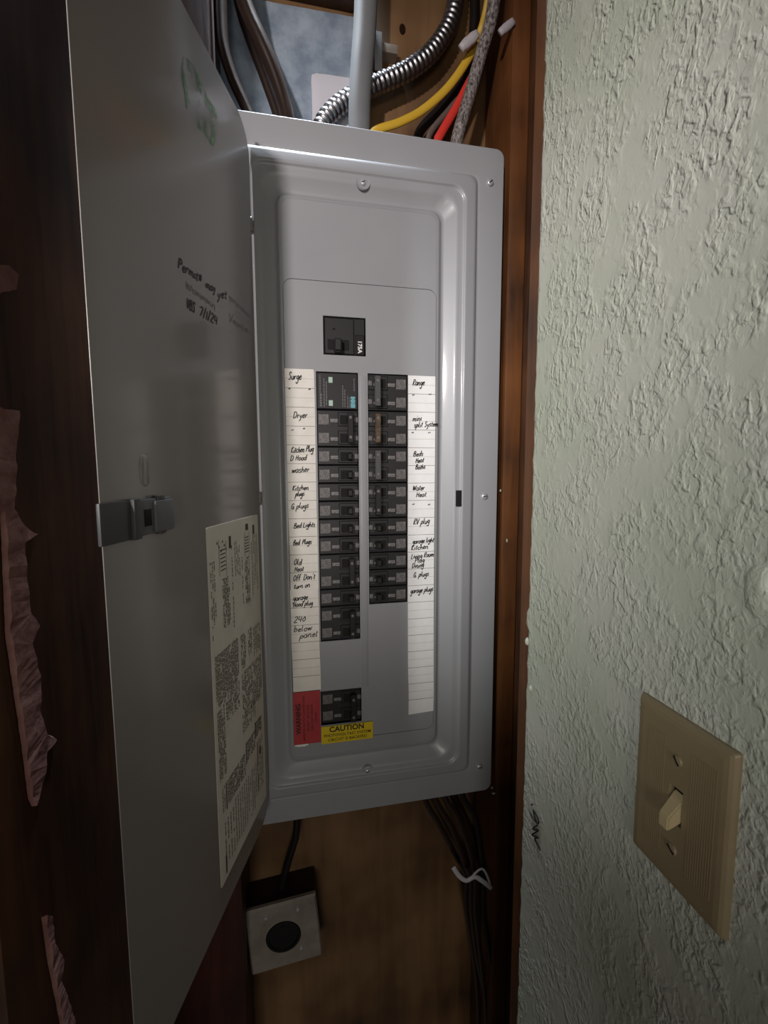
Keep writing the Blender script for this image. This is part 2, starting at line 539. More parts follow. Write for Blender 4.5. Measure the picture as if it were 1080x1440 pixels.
def hand_vf(text, x0, z0, width, xh, pen, place, slant=0.22, vs=None, fs=None, rise=0.0):
    vs = [] if vs is None else vs
    fs = [] if fs is None else fs
    tot = sum(G[c][0] + 0.12 for c in text)
    sx = width / tot
    cx = 0.0
    for c in text:
        wd, st = G[c]
        jz = random.uniform(-.12, .12) * xh
        for s in st:
            pl = spline([Vector(((cx + px) * sx + slant * pz * xh, pz * xh * random.uniform(.95, 1.05) + jz, 0)) for px, pz in s], 5)
            b0 = len(vs)
            n = len(pl)
            for i, p in enumerate(pl):
                d = (pl[min(i + 1, n - 1)] - pl[max(i - 1, 0)])
                if d.length < 1e-9: d = Vector((1, 0, 0))
                d.normalize()
                nn = Vector((-d.y, d.x, 0)) * (pen * (0.5 if 0 < i < n - 1 else 0.35))
                for q in (p + nn, p - nn):
                    vs.append(place(x0 + q.x, z0 + q.y + rise * q.x))
            for i in range(n - 1):
                fs.append((b0 + 2 * i, b0 + 2 * i + 1, b0 + 2 * i + 3, b0 + 2 * i + 2))
        cx += wd + 0.12
    return vs, fs

# ================================================================== STRUCTURE
ZB, ZT = -1.45, 1.15
# green textured drywall on the right, broken edge towards the panel
WX, WE = 0.1433, -0.2045
vs, fs = [], []
N = 420
for i in range(N + 1):
    z = ZB + (ZT - ZB) * i / N
    j = 0.0022 * noise.noise(Vector((0, 0, z * 60))) + 0.0010 * noise.noise(Vector((3, 0, z * 260)))
    if -0.30 < z < -0.285: j += 0.004
    y = WE - 0.002 * (z + 0.2) * 0 + j
    vs += [(WX, -1.9, z), (WX, y - 0.004, z), (WX + 0.0012, y - 0.0005, z), (WX + 0.0030, y, z), (WX + 0.0125, y + 0.0005 * math.sin(z * 300), z), (WX + 0.0125, -1.9, z)]
for i in range(N):
    a = i * 6; b = a + 6
    for k in range(6):
        k2 = (k + 1) % 6
        fs.append((a + k, a + k2, b + k2, b + k))
fs.append(tuple(range(6))); fs.append(tuple(N * 6 + k for k in range(6)))
wall_right = struct(make('wall_right', vs, fs, GREEN, origin=(0, 0, 0)))

# pen scribble and raised plaster lump and paint blobs on the wall
def wall_place(y, z): return Vector((WX - 0.0008, y, z))
p0 = at(750, 1150, 0, WX)
vs, fs = [], []
for s in ([(747, 1132), (749, 1131)], [(745, 1142), (750, 1152), (757, 1158), (756, 1150), (750, 1140), (754, 1157)],
          [(756, 1160), (749, 1166), (757, 1168), (748, 1174), (757, 1178), (752, 1180), (760, 1196)]):
    pl = spline([at(u, v, 0, WX - 0.0015) for u, v in s], 6)
    v2, f2 = tube_vf(pl, 0.0007, 5)
    o = len(vs); vs += v2; fs += [tuple(i + o for i in f) for f in f2]
make('pen_scribble', vs, fs, INK, wall_right)
def blob(name, u, v, ru, rv, h, m, parent):
    c = at(u, v, 0, WX)
    vs, fs = [(c.x - h, c.y, c.z)], []
    rings, sg = 4, 18
    for r in range(1, rings + 1):
        for k in range(sg):
            t = 2 * math.pi * k / sg
            q = 1 + 0.18 * noise.noise(Vector((math.cos(t) * 2, math.sin(t) * 2, u * .1)))
            f = r / rings
            vs.append((c.x - h * (1 - f ** 3) + 0.0006 * (r == rings), c.y + ru * f * q * math.cos(t), c.z + rv * f * q * math.sin(t)))
    for k in range(sg): fs.append((0, 1 + k, 1 + (k + 1) % sg))
    for r in range(rings - 1):
        for k in range(sg):
            a = 1 + r * sg
            fs.append((a + k, a + (k + 1) % sg, a + sg + (k + 1) % sg, a + sg + k))
    return make(name, vs, fs, m, parent, smooth=True)
blob('plaster_lump', 1068, 832, 0.009, 0.016, 0.0035, GREEN, wall_right)
blob('plaster_lump', 741, 902, 0.0022, 0.0045, 0.002, GREEN, wall_right)
blob('plaster_lump', 746, 968, 0.0028, 0.0040, 0.002, GREEN, wall_right)

# stud carrying the drywall edge, and the right-hand studs beside the panel
struct(box('trim_1', WX + 0.0127, 0.30, WE, -0.166, ZB, ZT, WST, bevel=0.002))
struct(box('trim_2', 0.2160, 0.243, 0.0045, 0.094, ZB, ZT, WST, bevel=0.002))
struct(box('trim_3', 0.2445, 0.285, -0.008, 0.094, ZB, ZT, WDK, bevel=0.002))
struct(box('wall_side', 0.285, 0.30, -0.166, 0.11, ZB, ZT, WDK))
# left stud of the cavity, nearer left post and board
struct(box('trim_4', -0.290, -0.1865, 0.0045, 0.094, ZB, ZT, WRED, bevel=0.002))
struct(box('trim_5', -0.3290, -0.2905, -0.315, 0.094, ZB, ZT, WDK, bevel=0.002))
struct(box('trim_6', -0.75, -0.3295, -0.300, 0.094, ZB, ZT, WRED, bevel=0.002))
struct(box('wall_back', -0.45, 0.45, 0.0945, 0.11, ZB, ZT, WPLY))
# horizontal blocking at the very top of the bay
struct(box('trim_7', -0.186, 0.010, 0.055, 0.094, 0.540, 0.60, WDK, bevel=0.002))
kc = at(566, 41, 1, .0943)
make('wood_knot', [kc + Vector((.005 * math.cos(t), .0002, .008 * math.sin(t))) for t in [k * math.pi / 8 for k in range(16)]] +
     [kc + Vector((.0035 * math.cos(t), -.0008, .006 * math.sin(t))) for t in [k * math.pi / 8 for k in range(16)]],
     [(k, (k + 1) % 16, 16 + (k + 1) % 16, 16 + k) for k in range(16)] + [tuple(range(16, 32))], KNOT, bpy.data.objects['wall_back'])
# pale nick marks on the stud
def chip(u, v, su, sv, Y, ax=1):
    c = at(u, v, ax, Y)
    vs = [c + Vector((su * math.cos(t) * random.uniform(.7, 1.2), 0, sv * math.sin(t) * random.uniform(.7, 1.2))) for t in [k * math.pi / 4 for k in range(8)]]
    vs2 = [q + Vector((0, 0.0014, 0)) for q in vs]
    fs = [tuple(range(8)), tuple(range(15, 7, -1))] + [(k, (k + 1) % 8, 8 + (k + 1) % 8, 8 + k) for k in range(8)]
    return vs + vs2, fs
trim2 = bpy.data.objects['trim_2']
for (u, v, a, b) in ((694, 1116, .0042, .0018), (692, 1108, .002, .002), (713, 760, .0012, .003), (704, 690, .0012, .002)):
    vv, ff = chip(u, v, a, b, 0.0035)
    make('paint_chip', vv, ff, CAULK, trim2)

# ================================================================== ELECTRICAL PANEL
Wh, Zt_, Zb_ = 0.2049, 0.3155, -0.6512
panel = thing('electrical_panel', 'tall grey metal breaker panel with its door swung open', 'breaker panel', (0, 0.0, Zb_))
# enclosure: open-fronted steel tub inside the bay
X0, X1, ZZ0, ZZ1 = -0.180, 0.180, -0.628, 0.292
vs, fs = [], []
def addbox(*a):
    v, f = box_vf(*a); o = len(vs); vs.extend(v); fs.extend([tuple(i + o for i in q) for q in f])
addbox(X0, X1, 0.0915, 0.0935, ZZ0, ZZ1)
addbox(X0, X0 + .0015, 0.0035, 0.0915, ZZ0, ZZ1); addbox(X1 - .0015, X1, 0.0035, 0.0915, ZZ0, ZZ1)
addbox(X0 + .0015, X1 - .0015, 0.0035, 0.0915, ZZ0, ZZ0 + .0015); addbox(X0 + .0015, X1 - .0015, 0.0035, 0.0915, ZZ1 - .0015, ZZ1)
make('enclosure', vs, fs, STEELBOX, panel)
# stamped cover frame
prof = [(0.0, 0.0030, .012), (0.0, 0.0006, .012), (0.0006, 0.0, .012), (0.0014, 0.0, .012), (0.0360, 0.0, .010), (0.0372, 0.0002, .010), (0.0385, 0.0008, .010), (0.0400, 0.0002, .011),
        (0.0425, -0.0050, .013), (0.0445, -0.0068, .014), (0.0475, -0.0075, .015), (0.0570, -0.0080, .018), (0.0590, -0.0083, .019), (0.0602, -0.0074, .020), (0.0612, -0.0060, .020),
        (0.0630, -0.0052, .021), (0.0685, -0.0050, .022), (0.0705, -0.0046, .022), (0.0725, -0.0038, .022), (0.0750, -0.0024, .021), (0.0865, 0.0042, .018), (0.0890, 0.0050, .017), (0.0915, 0.0046, .016),
        (0.0932, 0.0026, .015), (0.0945, 0.0010, .014), (0.0958, 0.0002, .013), (0.0970, 0.0, .012), (0.0986, 0.0, .012), (0.0986, 0.0015, .012)]
vs, fs = [], []
nn = 10
for d, y, r in prof:
    # bottom/top insets a little different from the sides, as stamped
    k = d
    zt_in = k if k < .06 else .06 + (k - .06) * 0.96
    loop = rrect(-Wh + k, Wh - k, Zb_ + zt_in, Zt_ - zt_in, r, nn)
    vs += [(x, y, z) for x, z in loop]
m_ = 4 * (nn + 1)
# the inner seam sits lower at the top than the trough: stretch the last rings on Z
DF_T, DF_B, DF_X = 0.1185, -0.5337, 0.1062
for i in range(len(prof) - 1):
    for k in range(m_):
        k2 = (k + 1) % m_
        fs.append((i * m_ + k, i * m_ + k2, (i + 1) * m_ + k2, (i + 1) * m_ + k))
# inner field between trough and dead front: flat ring with the dead-front hole
frame = make('cover_frame', vs, fs, ENAMEL, panel, smooth=True)
sharp_auto(frame.data, 60)
kk = 0.0984
inner = rrect(-Wh + kk, Wh - kk, Zb_ + .06 + (kk - .06) * .96, Zt_ - .06 - (kk - .06) * .96, .012, 8)
seam = rrect(-DF_X + .0003, DF_X - .0003, DF_B, DF_T, .012, 8)
holed_plate('inner_field', inner, [seam], 0.0, 0.0012, ENAMEL, panel)
# dead front with breaker openings
def rect(x0, x1, z0, z1): return [(x0, z0), (x1, z0), (x1, z1), (x0, z1)]
IN = 0.0254
SL = [(-.0645, -.0068, -15 * IN, 0.0), (.0068, .0645, -13 * IN, 0.0), (-.0660, -.0060, -.5085, -.4560), (-.0539, .0044, .0226, .0738)]
g = 0.0007
front = holed_plate('dead_front', rrect(-DF_X + g, DF_X - g, DF_B + g, DF_T - g, .0115, 8), [rect(*q) for q in SL], 0.0, 0.0014, ENAMEL, panel)
# centre rib and unused knock-outs
box('centre_rib', -.0046, .0046, -.0012, .0004, -17.9 * IN, -.004, ENAMEL, front, bevel=.0008)
ko = [(-.0645, -.0068, r) for r in (15, 16, 17)] + [(.0068, .0620, r) for r in range(13, 19)]
for x0, x1, r in ko:
    z1 = -r * IN - 0.0006
    z0 = z1 - IN + 0.0010
    if r == 17: z0 = max(z0, -.4545)
    box('knockout', x0 + .0006, x1 - .0006, -.00016, .0004, z0, z1, ENAMEL, front)

def screw(name, x, z, y, r, parent, slot=0.4, h=.0032):
    o = lathe(name, [(r, 0.0), (r, h * .35), (r * .86, h * .72), (r * .5, h * .96), (r * .05, h)], (x, y, z), (0, -1, 0), ZINC, parent, 18)
    c, s = math.cos(slot), math.sin(slot)
    v, f = box_vf(-r * .62, r * .62, y - h * 1.02, y - h * .6, -r * .13, r * .13)
    make('screw_slot', [(x + c * a[0] - s * a[2], a[1], z + s * a[0] + c * a[2]) for a in v], f, HANDLE, o)
    return o
for z, a in ((.2695, .7), (-.1744, .2), (-.6088, .1)):
    screw('cover_screw', .1839, z, 0.0, .0052, panel, a)
    screw('cover_screw', -.1839, z, 0.0, .0052, panel, a)
for z in (.2461, -.5866):
    lathe('screw_dimple', [(.0100, .0030), (.0094, .0052), (.0082, .0050), (.0062, .0034), (.004, .003)], (0.0018, 0.0, z), (0, -1, 0), ENAMEL, panel, 24)
    screw('cover_screw', .0018, z, -.0030, .0042, panel, .4, .003)
# latch slot in the plateau
box('latch_slot', .1366, .1442, -.0088, -.0040, -.1880, -.1645, RECESS, panel)

# ---- directory strips
def strip(name, x0, x1, z0, z1, y, m, parent, skew=0.0, rag=None, nz=24):
    vs, fs = [], []
    for i in range(nz + 1):
        t = i / nz
        z = z1 + (z0 - z1) * t
        dx = skew * t + 0.00025 * math.sin(t * 9)
        xa, xb = x0 + dx, x1 + dx
        if rag and t > .86:
            xa += rag * math.sin((t - .86) * 16); xb += rag * .4 * math.sin((t - .86) * 20)
        for yy in (y, y + .0003):
            vs += [(xa, yy, z), (xb, yy, z + (0.0018 * (t == 1) if rag else 0))]
    for i in range(nz):
        a = i * 4; b = a + 4
        fs += [(a, a + 1, b + 1, b), (a + 2, b + 2, b + 3, a + 3), (a, b, b + 2, a + 2), (a + 1, a + 3, b + 3, b + 1)]
    fs += [(0, 2, 3, 1), (nz * 4, nz * 4 + 1, nz * 4 + 3, nz * 4 + 2)]
    return make(name, vs, fs, m, parent)

def rules(parent, x0, x1, zs, y, m, name, t=0.0005, skew=0.0, z1=0, z0=-1):
    first = None
    for z in zs:
        dx = skew * (z1 - z) / (z1 - z0)
        if first is None:
            first = box(name, x0 + dx + .0002, x1 + dx - .0002, y - .0001, y + .0001, z - t / 2, z + t / 2, m, parent)
            w0 = WPOS[first.name] - Vector((dx, 0, z))
        else:
            link(name, first.data, parent, w0 + Vector((dx, 0, z)), m)

YS = -0.0008
ls1 = strip('directory_strip', -.1062, -.0672, -.3035, .0020, YS, PAPER, panel, .0008)
tag(ls1, 'cream paper circuit list strip left of the breakers')
ls2 = strip('directory_strip', -.1062, -.0668, -.4530, -.3020, YS - .0004, PAPER, panel, .0012)
tag(ls2, 'lower cream paper circuit list strip above the red sticker')
rs = strip('directory_strip', .0648, .1052, -.5068, -.0008, YS, PAPERW, panel, .0004, rag=.0012)
tag(rs, 'white paper circuit list strip right of the breakers')
rules(ls1, -.1062, -.0672, [.002 - IN * i for i in range(1, 12)], YS - .0002, RULE, 'ruled_line', .00055, .0006, .002, -.30)
rules(ls1, -.1062, -.0672, [.002 - IN * (i + .5) for i in range(12)], YS - .0002, RULEF, 'ruled_line', .0004, .0006, .002, -.30)
rules(ls2, -.1062, -.0668, [.002 - IN * i for i in range(13, 18)], YS - .0006, RULE, 'ruled_line', .00055, .001, -.30, -.45)
rules(ls2, -.1062, -.0668, [.002 - IN * (i + .5) for i in range(12, 17)], YS - .0006, RULEF, 'ruled_line', .0004, .001, -.30, -.45)
rules(rs, .0648, .1052, [-.0008 - IN * i for i in range(1, 20)], YS - .0002, RULE, 'ruled_line', .00055, .0004, 0, -.5)
rules(rs, .0648, .1052, [-.0008 - IN * (i + .5) for i in range(19)], YS - .0002, RULEF, 'ruled_line', .0004, .0004, 0, -.5)

LEFT = [('Surge', 405, 534, 19, .0046), ('"', 405, 551, 3, .004), ('"', 433, 552, 4, .004), ('Dryer', 412, 588, 20, .0042), ('"', 409, 609, 4, .004), ('"', 425, 607, 4, .004),
        ('Kitchen Plug', 409, 637, 32, .0040), ('D Hood', 408, 648, 23, .0036), ('washer', 410, 665, 25, .0040), ('Kitchen', 411, 690, 23, .0034), ('plugs', 415, 698, 13, .0036),
        ('G plugs', 409, 716, 25, .0038), ('Bed Lights', 413, 743, 30, .0034), ('Bed. Plugs', 412, 767, 26, .0034), ('Old', 413, 795, 11, .0040), ('Heat', 414, 804, 13, .0034),
        ("Off. Don't", 412, 817, 31, .0038), ('turn on', 413, 828, 23, .0034)]
LEFT2 = [('garage', 412, 845, 21, .0038), ('Hood plug', 412, 854, 28, .0034), ('240', 413, 876, 17, .0042), ('below', 413, 889, 26, .0040), ('panel', 421, 898, 26, .0040)]
RIGHT = [('Range', 580, 542, 17, .0042), ('"', 579, 560, 4, .004), ('"', 602, 559, 5, .004), ('mini', 580, 592, 13, .0038), ('split System', 582, 601, 34, .0036),
         ('"', 578, 613, 4, .004), ('"', 601, 613, 5, .004), ('Beds', 581, 642, 14, .0034), ('Heat', 584, 651, 12, .0034), ('Baths', 584, 660, 14, .0032), ('Water', 580, 690, 17, .0038), ('Heat.', 585, 699, 16, .0034),
         ('"', 579, 714, 4, .004), ('"', 601, 714, 4, .004), ('RV plug', 581, 738, 23, .0042), ('garage light', 580, 765, 30, .0034), ('Kitchen', 578, 774, 24, .0036),
         ('Living Room', 578, 786, 32, .0036), ('Plug', 583, 792, 14, .0034), ('Dining', 579, 799, 17, .0036), ('G. plugs', 581, 812, 22, .0036), ('garage plugs', 577, 835, 32, .0038)]
def writing(lst, parent, y):
    for t, u, v, wd, xh in lst:
        a = at(u, v, 1, y); b = at(u + wd, v, 1, y)
        vs, fs = hand_vf(t, a.x, a.z, b.x - a.x, xh * 1.12, .00112, lambda x, z: Vector((x, y, z)), rise=0.06)
        make('handwriting', vs, fs, INK, parent)
writing(LEFT, ls1, YS - .0005)
writing(LEFT2, ls2, YS - .0009)
writing(RIGHT, rs, YS - .0005)

# ---- warning and caution stickers
yw = -0.0012
ws = box('warning_sticker', -.1058, -.0668, yw, yw + .0004, -.5330, -.4522, REDST, panel)
tag(ws, 'red warning sticker with vertical lettering')
def vert(cx, cz):      # text running upward
    return lambda a, b: Vector((cx - b, yw - .0003, cz + a))
zc = -.4935
font_mesh('lettering', 'WARNING', .0095, vert(-.0985, zc), REDINK, ws, .0003)
font_mesh('lettering', 'INVERTER OUTPUT CONNECTION', .0044, vert(-.0905, zc), REDINK, ws)
font_mesh('lettering', 'DO NOT RELOCATE', .0044, vert(-.0845, zc), REDINK, ws)
font_mesh('lettering', 'THIS OVERCURRENT', .0044, vert(-.0790, zc), REDINK, ws)
font_mesh('lettering', 'DEVICE', .0044, vert(-.0735, zc), REDINK, ws)
vs, fs = [], []
for i in range(9):
    x = -.1045 + i * .0024
    vs += [(x, yw + .0001, -.5326), (x, yw + .0001, -.5350 - .0018 * random.random())]
for i in range(8): fs.append((2 * i, 2 * i + 1, 2 * i + 3, 2 * i + 2))
make('torn_backing', vs, fs, PAPERW, ws)
yc = -0.0016
cs = box('caution_sticker', -.0660, .0108, yc, yc + .0004, -.5365, -.5100, YELST, panel)
tag(cs, 'yellow caution sticker with black lettering')
def hor(cx, cz): return lambda a, b: Vector((cx + a, yc - .0003, cz + b))
font_mesh('lettering', 'CAUTION', .0115, hor(-.0285, -.5155), INK, cs, .0003)
font_mesh('lettering', 'PHOTOVOLTAIC SYSTEM', .0062, hor(-.0275, -.5245), INK, cs, .00005)
font_mesh('lettering', 'CIRCUIT IS BACKFED', .0062, hor(-.0275, -.5315), INK, cs, .00005)

# ---- open door
HX, HY, ANG = -.1425, -.0125, math.radians(106.5)
DDIR = Vector((math.cos(ANG), -math.sin(ANG), 0))
DN = Vector((math.sin(ANG), math.cos(ANG), 0)) * 1.0
DN = Vector((-DDIR.y, DDIR.x, 0))          # inner-face normal
if DN.x < 0: DN = -DN
HO = Vector((HX, HY, 0))
DW, DT, DB = 0.290, 0.284, -0.621
def D(s, z, o=0.0): return HO + DDIR * s + DN * o + Vector((0, 0, z))
def on_door(u, v):
    d = R @ Vector(((u - 540) / F_PX, 1.0, (720 - v) / F_PX))
    t = (HO - CAM_POS).dot(DN) / d.dot(DN)
    q = CAM_POS + d * t
    return (q - HO).dot(DDIR), q.z
def door_poly(x0, x1, z0, z1, rh, rf, n=8):
    out = []
    for cx, cz, a0, r in ((x1 - rf, z1 - rf, 0, rf), (x0 + rh, z1 - rh, 90, rh), (x0 + rh, z0 + rh, 180, rh), (x1 - rf, z0 + rf, 270, rf)):
        for k in range(n + 1):
            t = math.radians(a0 + 90 * k / n)
            out.append((cx + r * math.cos(t), cz + r * math.sin(t)))
    return out
po = door_poly(0.0, DW, DB, DT, .034, .010)
pi = door_poly(0.0003, DW - .0003, DB + .0003, DT - .0003, .0338, .0098)
n = len(po)
vs = [D(s, z, 0.0) for s, z in pi] + [D(s, z, -.0001) for s, z in po] + [D(s, z, -.0007) for s, z in po]
fs = [tuple(range(n)), tuple(range(3 * n - 1, 2 * n - 1, -1))]
for a in (0, n):
    for k in range(n):
        fs.append((a + k, a + (k + 1) % n, a + n + (k + 1) % n, a + n + k))
door = make('panel_door', vs, fs, DOORM, panel)
tag(door, 'open grey door with latch, rating label and marker writing')
# oval embossing
s0, z0 = on_door(203, 662)
ov = []
vs, fs = [], []
pl = []
for k in range(32):
    t = 2 * math.pi * k / 32
    a = .0055 * (abs(math.cos(t)) ** .7) * (1 if math.cos(t) > 0 else -1)
    b = .0125 * (abs(math.sin(t)) ** .7) * (1 if math.sin(t) > 0 else -1)
    pl.append((a, b))
for f, o in ((1.0, 0.0), (.92, .0009), (.80, .0011)):
    vs += [D(s0 + a * f, z0 + b * f, o) for a, b in pl]
for r in range(2):
    for k in range(32): fs.append((r * 32 + k, r * 32 + (k + 1) % 32, r * 32 + 32 + (k + 1) % 32, r * 32 + 32 + k))
fs.append(tuple(64 + k for k in range(32)))
make('oval_boss', vs, fs, DOORM, door, smooth=True)
# hinge knuckles
for (u, v) in ((358, 315), (372, 700)):
    z = at(u, v, 1, HY).z
    tube('hinge_knuckle', [D(-.001, z - .008, -.001), D(-.001, z, -.001), D(-.001, z + .008, -.001)], .0028, DOORM, door, 10, 3)
# latch: paddle at the free edge, hinge bracket, keeper plate
def dbox(name, s0, s1, o0, o1, z0, z1, m, bevel=.0008):
    return box(name, s0, s1, o0, o1, z0, z1, m, door, bevel, 2, xf=lambda c: D(c.x, c.z, c.y))
LATM = mat('latch_plastic', lin(96, 97, 100), 0.4)
LATD = mat('latch_plastic_dark', lin(70, 69, 70), 0.45)
sa, za = on_door(136, 706); sb, zb = on_door(136, 772)
sc, zc_ = on_door(182, 710); sd, zd = on_door(235, 700)
zmid = (za + zb) / 2
hz = (za - zb) / 2 * 0.94
dbox('latch_paddle', sc + .002, sa + .002, .0002, .0032, zmid - hz, zmid + hz, LATD, .0012)
dbox('latch_hook', sc - .0045, sc + .0035, .0002, .0062, zmid - hz * 1.02, zmid + hz * 1.05, LATD, .0010)
dbox('latch_base', sd, sc - .004, .0002, .0040, zmid - hz * .92, zmid + hz * .98, LATM, .0012)
dbox('latch_keeper', sd + .001, sd + (sc - sd) * .55, .0038, .0068, zmid - hz * .84, zmid + hz * .86, LATM, .0012)
dbox('latch_opening', sd + (sc - sd) * .60, sd + (sc - sd) * .78, .0036, .0044, zmid - hz * .45, zmid + hz * .45, RECESS, .0002)
dbox('latch_tab', sd + (sc - sd) * .25, sd + (sc - sd) * .45, .0010, .0056, zmid + hz * .86, zmid + hz * 1.12, LATD, .0006)
dbox('latch_tab', sd + (sc - sd) * .25, sd + (sc - sd) * .42, .0010, .0056, zmid - hz * 1.02, zmid - hz * .84, LATD, .0006)
# rating label
l0, lt = on_door(290, 738); l1, lt2 = on_door(364, 726); l2, lb = on_door(310, 1250); l3, lb2 = on_door(375, 1120)
LS0, LS1 = max(.010, (l1 + l3) / 2), (l0 + l2) / 2
LT, LB = (lt + lt2) / 2, (lb + lb2) / 2
pl = rrect(LS0, LS1, LB, LT, .003, 4)
n = len(pl)
make('rating_label', [D(s, z, .0003) for s, z in pl] + [D(s, z, .0000) for s, z in pl],
     [tuple(range(n)), tuple(range(2 * n - 1, n - 1, -1))] + [(k, (k + 1) % n, n + (k + 1) % n, n + k) for k in range(n)], STICKER, door)
def lab(a, b, o=.0006):     # a: 0 at the side nearest the free edge -> 1 at the hinge, b: 0 top -> 1 bottom
    return D(LS1 + (LS0 - LS1) * a, LT + (LB - LT) * b, o)
def printed(name, m, items):
    vs, fs = [], []
    for a0, a1, b0, b1 in items:
        o = len(vs)
        vs += [lab(a0, b0), lab(a1, b0), lab(a1, b1), lab(a0, b1)]
        fs.append((o, o + 1, o + 2, o + 3))
    o = make(name, vs, fs, m, door)
    o['kind'] = 'stuff'
    return o
def textblock(a0, a1, b0, b1, pitch=.020, th=.010, dens=.85):
    out = []
    a = a0
    while a < a1:
        b = b0 + random.uniform(0, .004)
        end = b1 - random.uniform(0, .25) * (b1 - b0) * (random.random() < .4)
        while b < end:
            ln = random.uniform(.004, .018)
            if random.random() < dens: out.append((a, a + th, b, min(b + ln, end)))
            b += ln + .003
        a += pitch
    return out
it = []
it += textblock(.03, .12, .09, .30, .03, .012)
it += textblock(.22, .34, .15, .29, .022, .012)
it += textblock(.40, .43, .05, .31, .03, .012) + textblock(.46, .58, .06, .18, .03, .010, .7)
it += textblock(.60, .63, .10, .32, .03, .012)
it += textblock(.66, .76, .12, .27, .022, .012) + textblock(.82, .96, .06, .26, .04, .010, .8)
it += textblock(.05, .46, .345, .50, .021, .012, .92) + textblock(.52, .62, .35, .46, .022, .012) + textblock(.68, .76, .35, .44, .022, .012) + textblock(.80, .96, .36, .46, .03, .012)
it += textblock(.05, .17, .50, .70, .021, .012, .92) + textblock(.20, .46, .50, .56, .022, .012, .8) + textblock(.52, .96, .47, .62, .024, .012, .8)
it += textblock(.50, .80, .60, .66, .03, .012, .9)
it += textblock(.08, .13, .725, .80, .03, .012) + textblock(.17, .52, .725, .80, .021, .013, .95) + textblock(.57, .74, .70, .765, .021, .013, .9) + textblock(.78, .92, .68, .735, .021, .013, .9)
it += textblock(.10, .30, .83, .97, .05, .014, .9) + textblock(.30, .80, .815, .965, .045, .012, .95) + textblock(.84, .95, .75, .93, .04, .012, .8)
printed('fine_print', FINE, it)
itd = [(.14, .155, .725, .805), (.545, .56, .70, .77), (.765, .78, .68, .735), (.09, .11, .93, .985), (.86, .89, .785, .81)]
for k in range(6):
    itd += [(.15 + .03 * k, .165 + .03 * k, .045 + .012 * (k % 3), .052 + .012 * (k % 3)), (.2, .29, .07 + .011 * k, .073 + .011 * k), (.68, .76, .06 + .009 * k, .063 + .009 * k)]
itd += [(.18, .185, .04, .14), (.30, .305, .05, .15), (.67, .675, .045, .12), (.77, .775, .045, .12), (.36, .40, .04, .075), (.86, .90, .03, .06), (.70, .76, .02, .04)]
printed('fine_print', FINED, itd)
printed('fine_print', FINER, [(.80, .815, .755, .84), (.80, .815, .87, .93)])
# marker writing and fainter grey wavy strokes on the door
def dplace(x, z): return D(-x, z, .0004)
for t, u, v, u2, v2, xh, pen, mm in (('Permit#', 250, 377, 284, 398, .0050, .0016, MARKER), ('may', 289, 404, 303, 411, .0048, .0016, MARKER), ('yet', 305, 418, 319, 420, .0050, .0016, MARKER),
                             ('VBS', 262, 432, 274, 440, .0050, .0016, MARKER), ('7/1/24', 280, 443, 306, 458, .0052, .0016, MARKER),
                             ('Wommmn', 261, 404, 303, 436, .0042, .0012, FAINTG), ('smmww', 322, 422, 352, 448, .0052, .0012, FAINTG), ('Vmmun', 322, 452, 350, 470, .0052, .0012, FAINTG)):
    a, za1 = on_door(u, v); b, zb1 = on_door(u2, v2)
    vs, fs = hand_vf(t, -a, za1, (a - b), xh, pen, dplace, rise=(zb1 - za1) / max(1e-4, a - b))
    make('door_strokes', vs, fs, mm, door)
# green mark near the top hinge corner
pp = [on_door(*q) for q in ((257, 78), (272, 92), (290, 132), (304, 158), (305, 185), (300, 205), (285, 186), (266, 165), (258, 132), (255, 100))]
pv = spline([Vector((a, b, 0)) for a, b in pp + [pp[0]]], 4)[:-1]
make('green_mark', [D(q.x, q.y, .0004) for q in pv], [tuple(range(len(pv)))], GREENP, door)

# ================================================================== BREAKERS
MC = {}
def cbox(name, key, x0, x1, y0, y1, z0, z1, m, root, bevel=.0006):
    """box in root-local coordinates; alike pieces share mesh data"""
    k = (key, round(x0, 5), round(x1, 5), round(z0, 5), round(z1, 5), m.name)
    if k not in MC:
        v, f = box_vf(x0, x1, y0, y1, z0, z1)
        bm = bmesh.new()
        bv = [bm.verts.new(p) for p in v]
        for q in f: bm.faces.new([bv[i] for i in q])
        bmesh.ops.recalc_face_normals(bm, faces=bm.faces)
        if bevel: bmesh.ops.bevel(bm, geom=list(bm.edges), offset=bevel, segments=1, affect='EDGES')
        og = base_of([q.co for q in bm.verts])
        for q in bm.verts: q.co -= og
        me = bpy.data.meshes.new(name)
        bm.to_mesh(me); bm.free()
        me.materials.append(m)
        MC[k] = (me, og)
    me, og = MC[k]
    return link(name, me, root, WPOS[root.name] + og, m)

